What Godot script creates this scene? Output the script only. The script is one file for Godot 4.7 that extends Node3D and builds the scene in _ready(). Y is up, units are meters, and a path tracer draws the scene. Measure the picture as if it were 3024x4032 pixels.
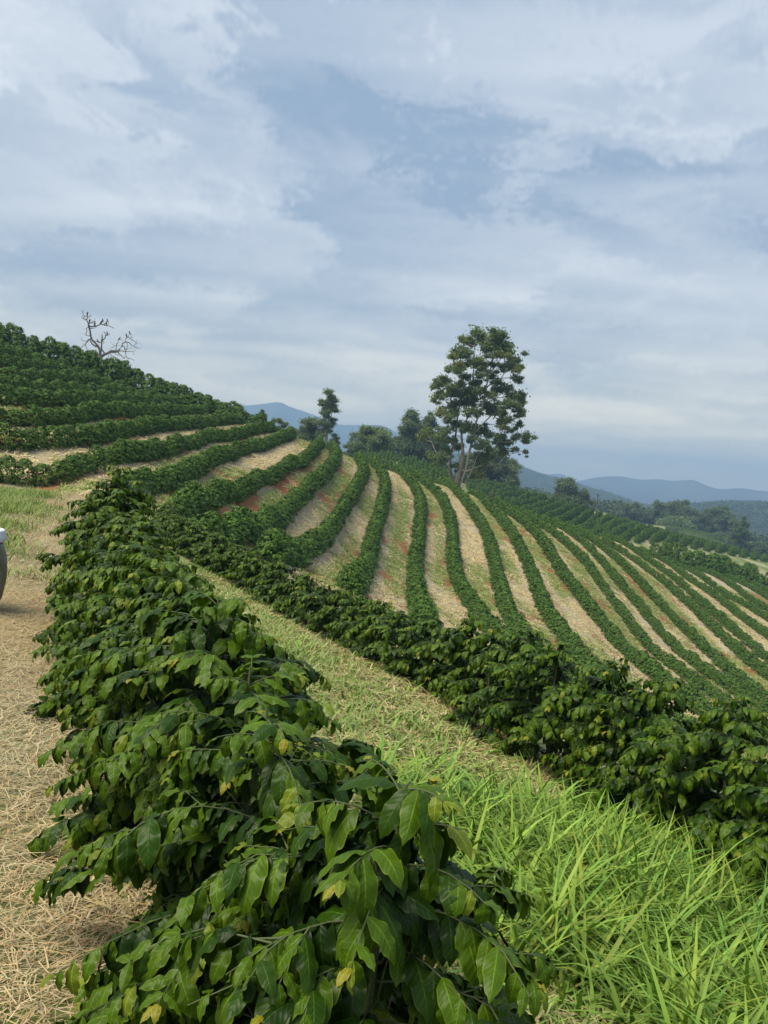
extends Node3D
# A coffee farm on a hillside under an overcast sky. Units are metres; the viewpoint is the origin, y is up, -z is ahead.

const ROW_ONE := [0.04, -1.74, -0.14, -2.25, -0.53, -3.2, -1.3, -4.8, -2.25, -7.0, -3.45, -9.7]
const ROW_TWO := [4.0, -1.9, 3.6, -2.9, 3.1, -4.0, 2.5, -5.4, 1.8, -6.9, 1.0, -8.7, -0.8, -12.0, -2.6, -15.2, -4.5, -18.6, -6.1, -22.0, -6.75, -24.6]
const ROW_THREE := [7.9, -3.4, 6.9, -5.6, 5.9, -8.0, 4.9, -10.4, 3.1, -14.0, 1.3, -17.4, -0.7, -20.8]
# hillside: centres x, z, reach and height weight of the relief
const RELIEF := [
	-6.0, -24.0, 1.48, 0.00782, -7.2, -30.1, 1.86, -0.44493, -7.5, -36.1, 2.21, -0.24663, -7.7, -45.3, 2.76, -0.49767,
	-7.2, -55.3, 3.35, -0.45431, -6.8, -67.0, 4.04, -0.18952, -7.0, -76.3, 4.60, -0.14393, -5.3, -32.3, 1.96, 0.44662,
	-6.0, -42.0, 2.54, 0.28667, -5.1, -62.3, 3.75, -0.08362, -3.4, -52.0, 3.12, 0.20683, -2.5, -82.3, 4.94, -0.13386,
	-0.8, -46.7, 2.81, 0.20149, -0.4, -61.5, 3.69, 0.12725, -0.2, -67.4, 4.05, 0.02666, 0.3, -76.2, 4.57, 0.10472,
	2.4, -49.4, 2.97, -0.03813, 2.4, -55.5, 3.33, 0.11902, 3.7, -81.4, 4.89, 0.10705, 1.8, -90.0, 5.40, -0.11997,
	6.3, -49.4, 2.99, 0.05640, 5.8, -59.4, 3.58, 0.10593, 6.0, -66.0, 3.98, 0.12597, 6.6, -73.2, 4.41, 0.04255,
	9.2, -55.8, 3.39, -0.07039, 9.3, -90.6, 5.47, 0.26917, 7.7, -98.2, 5.91, -0.35327, 12.2, -49.2, 3.04, -0.13308,
	12.9, -64.3, 3.94, -0.10543, 12.9, -73.5, 4.48, -0.02176, 17.8, -55.9, 3.52, 0.14819, 17.1, -61.1, 3.80, -0.19843,
	16.2, -82.4, 5.04, -0.02878, 20.3, -65.4, 4.11, -0.00796, 20.1, -73.1, 4.55, -0.23385, 17.7, -92.8, 5.67, 0.01798,
	25.2, -55.5, 3.66, 0.01666, 24.8, -60.9, 3.95, 0.28727, 22.8, -84.6, 5.25, -0.10801, 27.9, -66.4, 4.32, 0.10119,
	27.1, -72.8, 4.66, 0.18160, 25.9, -96.2, 5.98, -0.09903, 30.7, -59.4, 4.01, -0.18098, 32.0, -80.6, 5.20, 0.03778,
	31.9, -90.4, 5.75, 0.08446, 33.4, -64.6, 4.36, -0.02554, 34.1, -72.6, 4.81, -0.06667, 35.8, -100.0, 6.37, 0.14280,
	33.2, -108.6, 6.82, -0.36561, 39.1, -82.5, 5.48, 0.07174, 39.8, -92.9, 6.07, -0.13093, 45.2, -99.9, 6.58, 0.23442,
	45.2, -111.9, 7.24, -0.00170, 51.1, -120.1, 7.83, -0.20298, 57.3, -132.5, 8.66, 0.07036, -10.4, -41.7, 2.58, 0.03128,
	-10.7, -50.9, 3.12, 0.14904, -10.5, -61.1, 3.72, 0.10085, -14.8, -29.5, 1.98, 0.54849, -12.7, -36.9, 2.34, -0.05966,
	-12.9, -56.5, 3.48, 0.04505, -16.2, -32.1, 2.16, -0.30221, -15.3, -42.3, 2.70, 0.12709, -15.2, -76.5, 4.68, 0.01703,
	-18.1, -36.8, 2.46, 0.07576, -18.1, -50.9, 3.24, -0.05008, -18.5, -66.5, 4.14, 0.06861, -20.1, -40.3, 2.70, -0.11969,
	-20.5, -44.5, 2.94, -0.01410, -20.9, -57.3, 3.66, 0.07002, -21.2, -76.1, 4.74, 0.01797, -25.9, -50.8, 3.42, 0.02564,
	-26.9, -73.2, 4.68, 0.09877, -28.7, -56.1, 3.78, -0.01692, -29.3, -80.9, 5.16, -0.14446, -31.4, -61.4, 4.14, -0.10033,
	-1.5, -2.5, 1.00, -0.01889, -1.2, -1.0, 1.00, 0.05329, -2.2, -4.0, 1.00, 0.00930, -3.0, -6.0, 1.00, -0.00764,
	-4.2, -9.5, 1.00, -0.00775, -6.0, -14.0, 1.00, -0.07610, -7.5, -18.0, 1.17, -0.05910, -9.5, -23.0, 1.49, -0.03181,
	-12.0, -28.0, 1.83, -0.06519, 0.3, -1.5, 1.00, -0.08965, 1.0, -3.0, 1.00, 0.00507, 0.6, -5.0, 1.00, 0.05009,
	2.0, -5.0, 1.00, -0.02956, 3.1, -4.2, 1.00, -0.00435, 3.8, -2.6, 1.00, -0.07127, 1.8, -7.0, 1.00, -0.03327,
	-1.0, -12.0, 1.00, 0.02394, -2.5, -15.0, 1.00, 0.00852, -0.4, -9.0, 1.00, -0.06186, -2.5, -12.0, 1.00, -0.01675,
	5.0, -6.0, 1.00, 0.05463, 4.0, -10.0, 1.00, 0.00340, 3.0, -16.0, 1.00, -0.01537, 1.5, -25.0, 1.50, -0.05766,
	-2.0, -23.0, 1.39, 0.04047, 9.0, -9.0, 1.00, -0.03129, 9.5, -20.0, 1.33, 0.09680, 17.0, -24.0, 1.76, -0.03349,
	22.0, -42.0, 2.84, 0.12103, 32.0, -38.0, 2.98, -0.07645, 40.0, -50.0, 3.84, 0.07461, 6.0, -35.0, 2.13, -0.04392,
	12.0, -30.0, 1.94, 0.06273, 4.0, -25.0, 1.52, 0.03364, 14.0, -6.0, 1.00, 0.06940, 22.0, 0.0, 1.32, -0.04149,
	6.0, 6.0, 1.00, 0.03771, 0.0, 5.0, 1.00, -0.04851, -6.0, 2.0, 1.00, 0.02325, -12.0, -2.0, 1.00, 0.04329,
	-12.0, -12.0, 1.02, 0.07409, -18.0, -20.0, 1.61, 0.03194, -25.0, -25.0, 2.12, -0.02397, -40.0, -40.0, 3.39, 0.09291,
	-30.0, -5.0, 1.82, 0.02282, -20.0, 20.0, 1.70, 0.00346, 0.0, 30.0, 1.80, -0.05272, 25.0, 25.0, 2.12, 0.01669,
	-4.0, -122.0, 7.32, 0.28796, 10.0, -124.0, 7.46, -0.19182, 25.0, -132.0, 8.06, 0.07882, 42.0, -146.0, 9.12, 0.03667,
	-45.0, -75.0, 5.25, -0.06388, -40.0, -100.0, 6.46, 0.07154, -25.0, -105.0, 6.48, -0.11847, -14.0, -100.0, 6.06, 0.12943,
	-6.0, -98.0, 5.89, 0.05668, 12.0, -112.0, 6.76, 0.19676, 22.0, -119.0, 7.26, 0.09199, 36.0, -128.0, 7.98, 0.20247,
	-60.0, -60.0, 5.09, -0.10137, -70.0, -100.0, 7.32, 0.03055, 82.0, -116.0, 8.52, 0.05296, 60.0, -76.0, 5.81, -0.06869,
	-7.6, -174.8, 10.50, -0.17205, 7.2, -167.8, 10.08, -0.48302, -5.8, -159.9, 9.60, 0.22164, 6.7, -154.9, 9.30, -0.07541,
	-4.3, -146.9, 8.82, 0.05207, 11.7, -144.5, 8.70, -0.03548, -1.2, -134.0, 8.04, -0.20992, 26.9, -203.2, 12.30, -0.37436,
	29.2, -221.1, 13.38, -0.00260, 34.7, -262.7, 15.90, -0.32871, 19.9, -186.9, 11.28, 0.35112, 23.3, -171.4, 10.38, 0.29423,
	35.1, -189.3, 11.55, -0.04426, 44.5, -213.6, 13.09, 0.08462, 37.2, -174.5, 10.71, -0.12701, 30.6, -159.1, 9.72, 0.08154,
	59.0, -251.8, 15.52, 0.51930, 51.1, -189.4, 11.77, -0.03293, 45.9, -164.4, 10.24, -0.00847, 59.7, -204.0, 12.76, -0.01019,
	88.3, -244.5, 15.60, -0.32901, 120.7, -307.1, 19.80, -0.20405, 134.3, -268.2, 18.00, 0.28802, 190.5, -385.5, 25.80, 0.04079,
	121.1, -349.6, 22.20, -0.25271, -74.7, -185.5, 12.00, -0.01539, -119.5, -296.9, 19.20, 0.03195, -40.1, -195.9, 12.00, 0.13573,
	-64.2, -313.5, 19.20, 0.03293, -9.2, -229.8, 13.80, -0.02953, -13.2, -329.7, 19.80, 0.04447, 31.9, -348.5, 21.00, 0.09633,
	76.8, -372.2, 22.80, 0.25557, -200.0, 0.0, 12.00, -0.02003, -200.0, -200.0, 16.97, -0.12319, 200.0, 0.0, 12.00, 0.02383,
	200.0, 150.0, 15.00, 0.00624, 0.0, 200.0, 12.00, -0.06366, -200.0, 200.0, 16.97, -0.05392, 330.0, -100.0, 20.69, -0.00647,
	-420.0, -420.0, 35.64, 0.39141, 420.0, -420.0, 35.64, 0.49165, 420.0, 400.0, 34.80, -0.02643, -420.0, 400.0, 34.80, -0.12345,
	120.0, -70.0, 8.34, -0.02109, 160.0, -150.0, 13.16, -0.02790, 90.0, 10.0, 5.43, -0.00481, 200.0, -260.0, 19.68, -0.07614,
]
const TILT := [-387.56079, 16.72850, -71.94909]
# the coffee rows of the facing hillside, near end to far end: x, z of each bend
const HILL_ROWS := [
	[-43, -58, -39.2, -63, -37.4, -69, -37.2, -75],
	[-40, -55, -36.2, -60, -34.5, -66, -34.4, -75],
	[-37, -52, -33.2, -57, -31.5, -62, -31.4, -68, -31.6, -75],
	[-34, -48, -30.4, -52, -28.8, -57, -28.4, -64, -28.6, -74],
	[-31, -44, -27.6, -47, -26, -51, -25.6, -57, -25.7, -66, -25.8, -75],
	[-28, -40, -24.6, -42.4, -23.2, -45.5, -23, -51, -23.2, -59, -23.4, -67, -23.3, -76],
	[-25, -36.5, -22.2, -38.6, -20.8, -41.5, -20.5, -46, -20.8, -52, -21.4, -59, -21.6, -67, -21.2, -76],
	[-23, -33, -20.5, -34.6, -18.6, -36.4, -17.8, -39, -17.7, -42, -18.1, -47, -18.5, -54, -18.8, -62, -18.7, -69, -18.4, -76],
	[-21, -30.6, -18.5, -31.6, -16.5, -32.6, -15.4, -34.5, -14.9, -38, -15.3, -42.5, -15.5, -48, -15.7, -55, -15.7, -63, -15.2, -71, -14.8, -76],
	[-19.5, -28.2, -17, -29, -14.9, -29.7, -13.3, -31, -12.7, -33.5, -12.5, -38, -12.6, -42.4, -12.7, -47.6, -12.9, -56.4, -12.3, -67.2, -11.9, -74.8, -12.4, -80],
	[-8.9, -26.5, -9.5, -30.3, -9.8, -35.2, -10.3, -41.5, -10.6, -50.3, -10.3, -59.8, -9.8, -69.8, -9.9, -76, -10.6, -82],
	[-6.75, -24.8, -7.6, -31, -7.9, -38.5, -7.8, -46, -7.4, -56, -6.9, -68, -7.2, -79, -8, -86],
	[-5.1, -22, -5.3, -32.3, -5.6, -37, -5.7, -43.6, -5.6, -52.2, -5.2, -61.4, -5, -69.6, -5.2, -75.9, -5.7, -80.3, -6.4, -86.2],
	[-3.8, -26, -3.7, -35, -3.5, -42.8, -3.3, -51.6, -2.9, -60, -2.5, -68, -2.3, -75.1, -2.8, -80.3, -3.4, -86.3],
	[-1.1, -30, -1, -39, -0.8, -46.7, -0.7, -54.1, -0.4, -61.2, -0.2, -68.2, -0.1, -75.2, -0.6, -80.8, -1.4, -85.6, -2.2, -91.5],
	[1.9, -28, 2.1, -37, 2.4, -49.4, 2.6, -55.4, 2.9, -61.3, 3.2, -67.5, 3.5, -74.1, 3.3, -80.6, 2.5, -85.6, 1.8, -90, 0.8, -95.9],
	[6.7, -28, 6.5, -37, 6.3, -49.4, 6, -54.1, 5.9, -59.7, 6.1, -66.2, 6.4, -73.2, 6.3, -79.9, 5.8, -85.4, 4.8, -89.2, 3.3, -95],
	[8.1, -27, 8.4, -36, 8.7, -45, 8.8, -50.5, 9.2, -55.8, 9.5, -60.9, 9.7, -65.9, 9.9, -71, 9.8, -76.6, 9.5, -82.9, 9.2, -89.1, 8.5, -94.3, 7.7, -98.2, 6.4, -104.1],
	[11.6, -26, 11.8, -35, 12, -44, 12.2, -49.2, 12.4, -54, 12.6, -58.9, 12.8, -63.8, 12.9, -68.7, 12.9, -74, 12.8, -80.2, 12.7, -87, 12.3, -93.4, 11.8, -98.7, 11.1, -104.6],
	[19, -26, 18.7, -35, 18.3, -44, 17.8, -55.9, 17, -61, 16.2, -67.1, 16.1, -71.2, 16.1, -76.3, 16, -82.3, 15.7, -88.1, 15, -92.8, 14.2, -98.7],
	[23.1, -26, 22.7, -35, 22.4, -44, 22, -54.5, 21.2, -58.3, 20.8, -63.4, 20.3, -68.8, 19.9, -75.8, 19.6, -79.8, 19.2, -84.1, 18.5, -88.5, 17.8, -93.1, 17.2, -97.9, 16.4, -103.9],
	[26.4, -26, 26, -35, 25.7, -44, 25.2, -55.5, 24.7, -60.9, 23.9, -66.9, 23, -73.5, 22.9, -78.4, 22.9, -84, 22.8, -89.4, 22.3, -93.7, 19.8, -98, 16.8, -103.2],
	[26.5, -26, 26.7, -35, 27, -44, 27.2, -53.6, 27.7, -59.9, 27.8, -66.6, 27.2, -73, 26.9, -76.6, 26.7, -80.8, 26.5, -85.6, 26.2, -90.6, 25.6, -95.3, 24.6, -99.3, 23.3, -105.2],
	[29.5, -28, 29.9, -37, 30.2, -46, 30.7, -59.4, 31.1, -63.3, 31.4, -67.3, 31.6, -71.3, 31.8, -75.6, 31.8, -80.2, 31.8, -84.9, 31.5, -89.4, 30.7, -93.3, 28.4, -99.9, 26.3, -105.5],
	[32, -30, 32.4, -39, 32.7, -48, 33.1, -57, 33.4, -64.6, 33.8, -68.7, 34.1, -72.8, 34.4, -77.4, 34.8, -82.6, 35.3, -88.2, 35.5, -93.8, 35.2, -98.9, 34.3, -103.7, 33.2, -108.6, 31.9, -114.5],
	[36.3, -32, 36.6, -41, 37, -50, 37.4, -59, 37.7, -68, 38, -73.7, 38.4, -77.8, 39, -82.6, 39.5, -87.9, 40, -93.9, 40.4, -100.4, 40.2, -106.4, 38.8, -110.7, 37.1, -116.4],
	[41.5, -34, 41.8, -43, 42.2, -52, 42.6, -61, 42.9, -70, 43.3, -79, 43.5, -84.9, 44.4, -92.7, 45, -99.6, 45.1, -105.7, 44.4, -110.7, 40, -116.1, 36.2, -120.8],
	[46.7, -38, 47.1, -47, 47.4, -56, 47.8, -65, 48.2, -74, 48.5, -83, 49, -95.9, 49.7, -103.6, 50.3, -111.2, 49.9, -117.7, 48.3, -122.5, 46.2, -126.7, 43.5, -132],
	[54.2, -41, 54.2, -50, 54.1, -59, 54.2, -68, 54.2, -77, 54.2, -86, 54.2, -97, 54.4, -105.3, 54.5, -113.2, 54, -120.8, 52.4, -127, 50.4, -132.4, 48.1, -137.9],
	[61.6, -44, 61.2, -53, 60.8, -62, 60.5, -71, 60.1, -80, 59.8, -89, 59.4, -98, 59, -107, 58.7, -115.2, 58, -123.9, 56.6, -131.5, 54.5, -138.1, 52.7, -143.8],
	[65.8, -47, 65.4, -56, 65, -65, 64.7, -74, 64.3, -83, 64, -92, 63.6, -101, 63.2, -110, 62.9, -118.2, 62.2, -126.9, 60.8, -134.5, 58.7, -141.1, 56.9, -146.8],
	[70, -50, 69.6, -59, 69.2, -68, 68.9, -77, 68.5, -86, 68.2, -95, 67.8, -104, 67.4, -113, 67.1, -121.2, 66.4, -129.9, 65, -137.5, 62.9, -144.1, 61.1, -149.8],
	[74.2, -53, 73.8, -62, 73.4, -71, 73.1, -80, 72.7, -89, 72.4, -98, 72, -107, 71.6, -116, 71.3, -124.2, 70.6, -132.9, 69.2, -140.5, 67.1, -147.1, 65.3, -152.8],
]
const RIDGE_HEDGE := [-39.7, -72.9, 3.3, -36.9, -74.3, 3.1, -35.5, -75.0, 3, -33.9, -75.7, 2.9, -31.6, -76.8, 2.9, -29.4, -77.6, 2.7, -27.5, -78.3, 2.5, -24.0, -79.5, 2.4, -20.4, -80.5, 2.1, -16.7, -81.3, 1.9, -13.9, -81.8, 1.8]
const DARK_HEDGE := [43.5, -120.4, 46.6, -121.4, 49.6, -121.2, 54.8, -121.2, 60.7, -120.6, 65.1, -119.4]
# coffee rows of the slope behind: x, z
const FAR_ROWS := [
	[-7.6, -174.8, -0.7, -172.0, 7.2, -167.8, 14.3, -165.4],
	[-5.8, -159.9, 0.5, -158.0, 6.7, -154.9, 13.0, -154.5],
	[-4.3, -146.9, 0.6, -146.0, 6.4, -144.9, 11.7, -144.5],
	[-1.2, -134.0, 3.3, -134.0, 6.9, -133.8, 10.5, -133.6],
	[26.9, -203.2, 25.2, -200.8, 23.5, -198.5, 21.9, -196.2, 20.3, -193.9],
	[29.4, -202.1, 26.9, -198.1, 24.5, -194.2, 22.2, -190.5, 19.9, -186.9],
	[31.9, -200.9, 28.5, -195.2, 25.3, -189.9, 22.3, -184.8, 19.4, -180.0],
	[34.0, -199.7, 30.4, -193.2, 27.0, -187.0, 23.9, -181.2, 20.9, -175.8],
	[36.3, -198.5, 32.7, -191.0, 29.3, -184.0, 26.2, -177.5, 23.3, -171.4],
	[38.5, -197.3, 35.1, -189.3, 32.0, -182.0, 29.1, -175.2, 26.4, -169.0],
	[40.8, -196.0, 36.8, -187.1, 33.2, -179.0, 29.9, -171.6, 26.9, -164.8],
	[43.1, -194.7, 39.2, -185.4, 35.6, -177.0, 32.3, -169.4, 29.2, -162.4],
	[45.3, -193.4, 41.1, -183.4, 37.2, -174.5, 33.7, -166.4, 30.6, -159.1],
	[47.0, -192.1, 42.8, -181.8, 39.0, -172.5, 35.6, -164.2, 32.5, -156.7],
	[49.1, -190.8, 44.6, -179.7, 40.7, -169.9, 37.1, -161.2, 33.9, -153.3],
	[51.1, -189.4, 46.4, -177.6, 42.4, -167.3, 38.7, -158.1, 35.5, -149.9],
	[53.0, -188.1, 48.4, -176.2, 44.3, -165.8, 40.7, -156.6, 37.4, -148.4],
	[54.7, -186.8, 50.0, -174.8, 45.9, -164.4, 42.3, -155.1, 39.1, -146.9],
	[56.3, -185.4, 51.7, -173.4, 47.6, -162.9, 44.0, -153.6, 40.9, -145.4],
]
# trees: x, z, height, crown half width, kind
const TREES := [
	[-13.5, -164.4, 15.1, 4.0, "thin", "slender eucalyptus with bare stem and tufted crown on the crest"],
	[-17.7, -167.1, 8.7, 3.5, "dense", "bushy dark tree growing beside the slender eucalyptus"],
	[-20.1, -170.8, 7.4, 2.5, "airy", "loose small tree next to the bushy tree by the slender eucalyptus"],
	[-13.6, -94.0, 3.6, 1.2, "airy", "small airy tree at the end of the ridge hedge"],
	[-19.9, -98.0, 4.7, 1.1, "dense", "round dark treetop showing above the ridge hedge"],
	[-16.5, -98.6, 4.8, 0.8, "dense", "small dark bush showing above the end of the ridge hedge"],
	[-4.0, -190.0, 10.8, 5.0, "umbrella", "broad umbrella-crowned tree standing alone beyond the coffee field"],
	[-13.3, -184.5, 6.7, 2.0, "dense", "low round bush between the slender eucalyptus and the umbrella-crowned tree"],
	[-9.3, -194.8, 7.8, 2.5, "dense", "round bush close beside the umbrella-crowned tree"],
	[-1.4, -200.0, 10.8, 2.9, "dense", "bushy tree growing behind the umbrella-crowned tree"],
	[5.3, -204.9, 18.8, 4.7, "tall", "tallest eucalyptus of the dense group beside the great eucalyptus"],
	[10.2, -211.8, 19.2, 3.6, "tall", "middle eucalyptus of the dense group beside the great eucalyptus"],
	[13.6, -209.6, 15.8, 3.1, "tall", "lowest eucalyptus of the dense group, touching the great eucalyptus"],
	[2.6, -205.0, 10.7, 3.7, "dense", "dark bush at the foot of the dense eucalyptus group"],
	[28.6, -213.1, 11.0, 6.4, "tall", "dense eucalyptus standing behind the stems of the great eucalyptus"],
	[33.7, -219.4, 11.7, 4.4, "tall", "dense eucalyptus behind the great one, last before the valley"],
	[23.4, -210.7, 8.9, 5.2, "tall", "dense eucalyptus hidden behind the trunk of the great eucalyptus"],
	[55.1, -233.6, 15.7, 5.2, "tall", "tallest tree of the clump rising behind the clipped hedges"],
	[59.8, -232.4, 13.2, 3.1, "dense", "low tree of the clump behind the clipped hedges, on its valley side"],
	[53.0, -236.1, 12.8, 2.8, "dense", "low tree of the clump behind the clipped hedges, on its uphill side"],
	[111.8, -363.2, 12.0, 4.7, "dense", "hazy bushy tree on the far slope"],
	[118.0, -366.5, 11.1, 4.8, "dense", "hazy bushy tree on the far slope"],
	[127.4, -368.6, 7.7, 4.5, "dense", "hazy bushy tree on the far slope"],
	[131.6, -369.2, 12.5, 4.3, "tall", "hazy tall eucalyptus on the far slope"],
	[143.2, -373.5, 14.0, 8.3, "tall", "hazy tall eucalyptus on the far slope"],
	[150.9, -375.9, 11.1, 4.7, "dense", "hazy bushy tree on the far slope"],
	[132.2, -347.7, 4.1, 7.7, "umbrella", "hazy broad-crowned tree in front of the far eucalyptus trees"],
	[159.1, -377.9, 12.9, 6.9, "dense", "hazy bushy tree on the far slope"],
	[164.6, -377.7, 15.6, 7.3, "tall", "hazy tall eucalyptus on the far slope"],
	[168.2, -376.1, 12.4, 4.0, "dense", "hazy bushy tree on the far slope"],
	[138.4, -299.6, 13.0, 6.5, "thin", "slender eucalyptus beside the orange-roofed hut"],
	[144.8, -296.6, 6.0, 4.4, "dense", "hazy bushy tree on the far slope"],
	[137.8, -375.5, 6.2, 4.6, "dense", "hazy bushy tree on the far slope"],
	[125.8, -374.4, 5.3, 4.9, "dense", "hazy bushy tree on the far slope"],
	[15.8, -110.9, 3.1, 1.1, "dark", "dark brown-green bush beside the last coffee hedge"],
	[138.3, -316.1, 2.6, 3.4, "dense", "low round tree at the edge of the pale terraced slope"],
	[112.4, -299.6, 3.8, 2.6, "dense", "small tree among the pointed hedges of the lower slope"],
]
const BIG_TREE := [11.17, -4.3, -118.1]
# its leaf clumps: x, y from the foot, radius
const BIG_CLUMPS := [
	0.7, 26.3, 1.16, -1.0, 25.3, 0.90, 0.2, 25.0, 0.78, 1.7, 25.4, 0.78, 3.6, 25.9, 1.16, 4.5, 24.8, 1.55, 2.1, 23.9, 1.16, -1.9, 23.0, 1.10,
	-0.6, 23.1, 0.78, -2.8, 22.1, 0.65, 3.9, 23.0, 0.90, 5.3, 23.7, 1.03, 6.5, 22.6, 0.90, 6.2, 21.5, 1.03, 5.1, 21.8, 0.78, 6.9, 21.0, 0.52,
	-2.0, 20.9, 0.78, -0.8, 21.4, 0.78, -2.1, 20.0, 0.78, -3.3, 20.4, 0.65, 0.6, 21.8, 0.78, 1.4, 21.0, 0.90, 3.1, 21.6, 0.65, -0.5, 19.7, 0.78,
	3.3, 20.2, 0.78, 1.4, 19.8, 0.90, -4.1, 18.8, 0.78, -4.7, 18.0, 0.65, -5.4, 17.5, 0.52, -3.2, 18.7, 0.65, 7.0, 19.7, 0.71, 4.1, 19.0, 0.78,
	5.0, 18.4, 0.90, 6.1, 18.5, 0.78, 1.1, 18.9, 0.90, -2.5, 17.5, 1.10, -1.4, 18.2, 0.78, -4.3, 16.6, 0.78, -5.0, 15.7, 0.52, -3.1, 16.4, 0.78,
	-0.9, 16.9, 1.03, 0.2, 17.7, 0.78, 1.6, 17.5, 1.03, 1.3, 16.5, 0.78, 3.1, 17.0, 0.78, 7.7, 17.5, 0.90, 8.7, 16.9, 0.78, 6.8, 17.3, 0.78,
	8.5, 16.1, 0.58, -2.1, 15.2, 0.90, 0.2, 15.8, 0.78, -0.8, 15.6, 0.78, 3.3, 15.8, 1.03, 4.5, 15.0, 1.03, 5.2, 14.9, 0.65, 6.0, 15.9, 0.90,
	7.2, 15.6, 0.78, -3.6, 14.2, 0.71, -4.3, 13.5, 0.52, -2.1, 13.9, 0.78, -2.8, 13.0, 0.71, -0.0, 14.1, 0.78, 1.5, 14.4, 0.78, 8.8, 15.2, 0.52,
	8.2, 14.4, 0.65, 5.6, 13.5, 0.90, 6.2, 13.5, 0.65, 8.5, 13.1, 0.65, -0.7, 12.4, 0.78, 0.4, 11.9, 0.90, -1.7, 12.5, 0.65, -5.6, 10.9, 0.78,
	-6.3, 10.1, 0.65, -2.9, 11.0, 0.71, -3.8, 9.9, 0.78, 2.4, 11.7, 1.03, 3.2, 12.0, 0.90, 4.0, 11.1, 0.78, 5.7, 12.3, 0.65, 7.3, 12.0, 0.45,
	5.1, 11.0, 0.65, 9.3, 11.4, 0.78, 9.8, 10.8, 0.65, 5.9, 10.2, 1.03, 6.9, 10.2, 0.78, 6.6, 8.7, 0.78, 7.9, 9.2, 0.52, -1.6, 9.8, 0.78,
	-0.6, 9.0, 0.78, 2.2, 9.2, 0.78, 3.1, 9.6, 0.78, 3.9, 8.9, 0.78, -4.4, 7.1, 0.78, -3.0, 7.2, 0.78, 10.1, 9.0, 0.45, 2.7, 7.6, 0.90,
	3.6, 7.4, 0.78, 3.1, 6.3, 0.90, 2.4, 5.1, 0.78, 3.6, 6.5, 0.65, -3.3, 6.2, 0.58, -0.7, 6.0, 0.65, -0.0, 4.8, 0.58, -2.4, 8.3, 0.65,
	1.1, 10.3, 0.78, 8.1, 11.0, 0.58,
]
# its stems: root radius, tip radius, then x, y from the foot of each bend
const BIG_STEMS := [
	[0.44, 0.13, -0.3, 2.0, -0.5, 3.8, -0.0, 6.1, -0.0, 8.0, -0.3, 9.9, -0.6, 11.8],
	[0.22, 0.05, -0.7, 2.3, -1.5, 4.6, -1.7, 7.2, -1.4, 9.2, -1.2, 11.1, -1.2, 13.7, -1.0, 16.3, -1.2, 19.6, -1.4, 21.4, -1.9, 23.0],
	[0.23, 0.05, 0.1, 2.1, 0.1, 3.0, 0.7, 5.5, 1.0, 8.1, 1.5, 10.7, 1.6, 12.7, 2.2, 14.7, 2.6, 17.9, 2.9, 20.2, 3.1, 22.5, 2.4, 24.4, 1.8, 25.5],
	[0.12, 0.05, 0.2, 2.1, 0.6, 3.0, 1.5, 4.9, 2.1, 6.9, 2.5, 8.2],
	[0.12, 0.05, 1.8, 11.3, 2.7, 12.5, 3.9, 13.9, 5.1, 14.7, 6.1, 14.6],
	[0.12, 0.04, 0.6, 5.1, 2.0, 5.7, 4.2, 7.1, 5.2, 10.0, 6.3, 13.1, 7.0, 15.1],
	[0.09, 0.03, 3.2, 6.2, 4.2, 6.4, 5.6, 6.7, 6.7, 8.1, 7.6, 8.4, 8.8, 8.8, 10.0, 9.1],
	[0.10, 0.04, -1.6, 5.4, -2.9, 6.7, -4.0, 7.7, -4.8, 9.2, -5.7, 10.5],
	[0.12, 0.04, 2.6, 17.9, 3.4, 18.7, 4.7, 19.4, 5.4, 20.6, 6.4, 22.0],
	[0.08, 0.04, 2.7, 19.4, 4.1, 19.6, 6.2, 19.9, 7.0, 19.9],
	[0.09, 0.04, 2.1, 15.8, 3.6, 16.6, 5.0, 16.7, 6.2, 17.2, 7.8, 17.5],
	[0.10, 0.04, -1.1, 17.6, -2.5, 18.2, -3.9, 18.6, -5.2, 17.9],
	[0.10, 0.04, -1.2, 13.7, -2.5, 14.9, -3.9, 16.1],
	[0.13, 0.04, -0.4, 10.6, 0.3, 13.2, 0.5, 17.1, 0.7, 19.1, 0.5, 21.5, 0.4, 24.2, 0.6, 26.2],
	[0.09, 0.04, 2.9, 20.2, 4.2, 22.0, 4.7, 23.9, 3.9, 25.7],
	[0.08, 0.04, -1.2, 11.1, -2.4, 11.7, -3.3, 13.2, -3.9, 13.9],
	[0.08, 0.04, 5.2, 10.0, 7.2, 10.2, 8.4, 10.8, 9.3, 11.1],
	[0.08, 0.03, -1.6, 7.9, -3.0, 9.3, -3.8, 9.9],
]
const DEAD_TREE := [-35.71, 5.75, -93.69]
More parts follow.
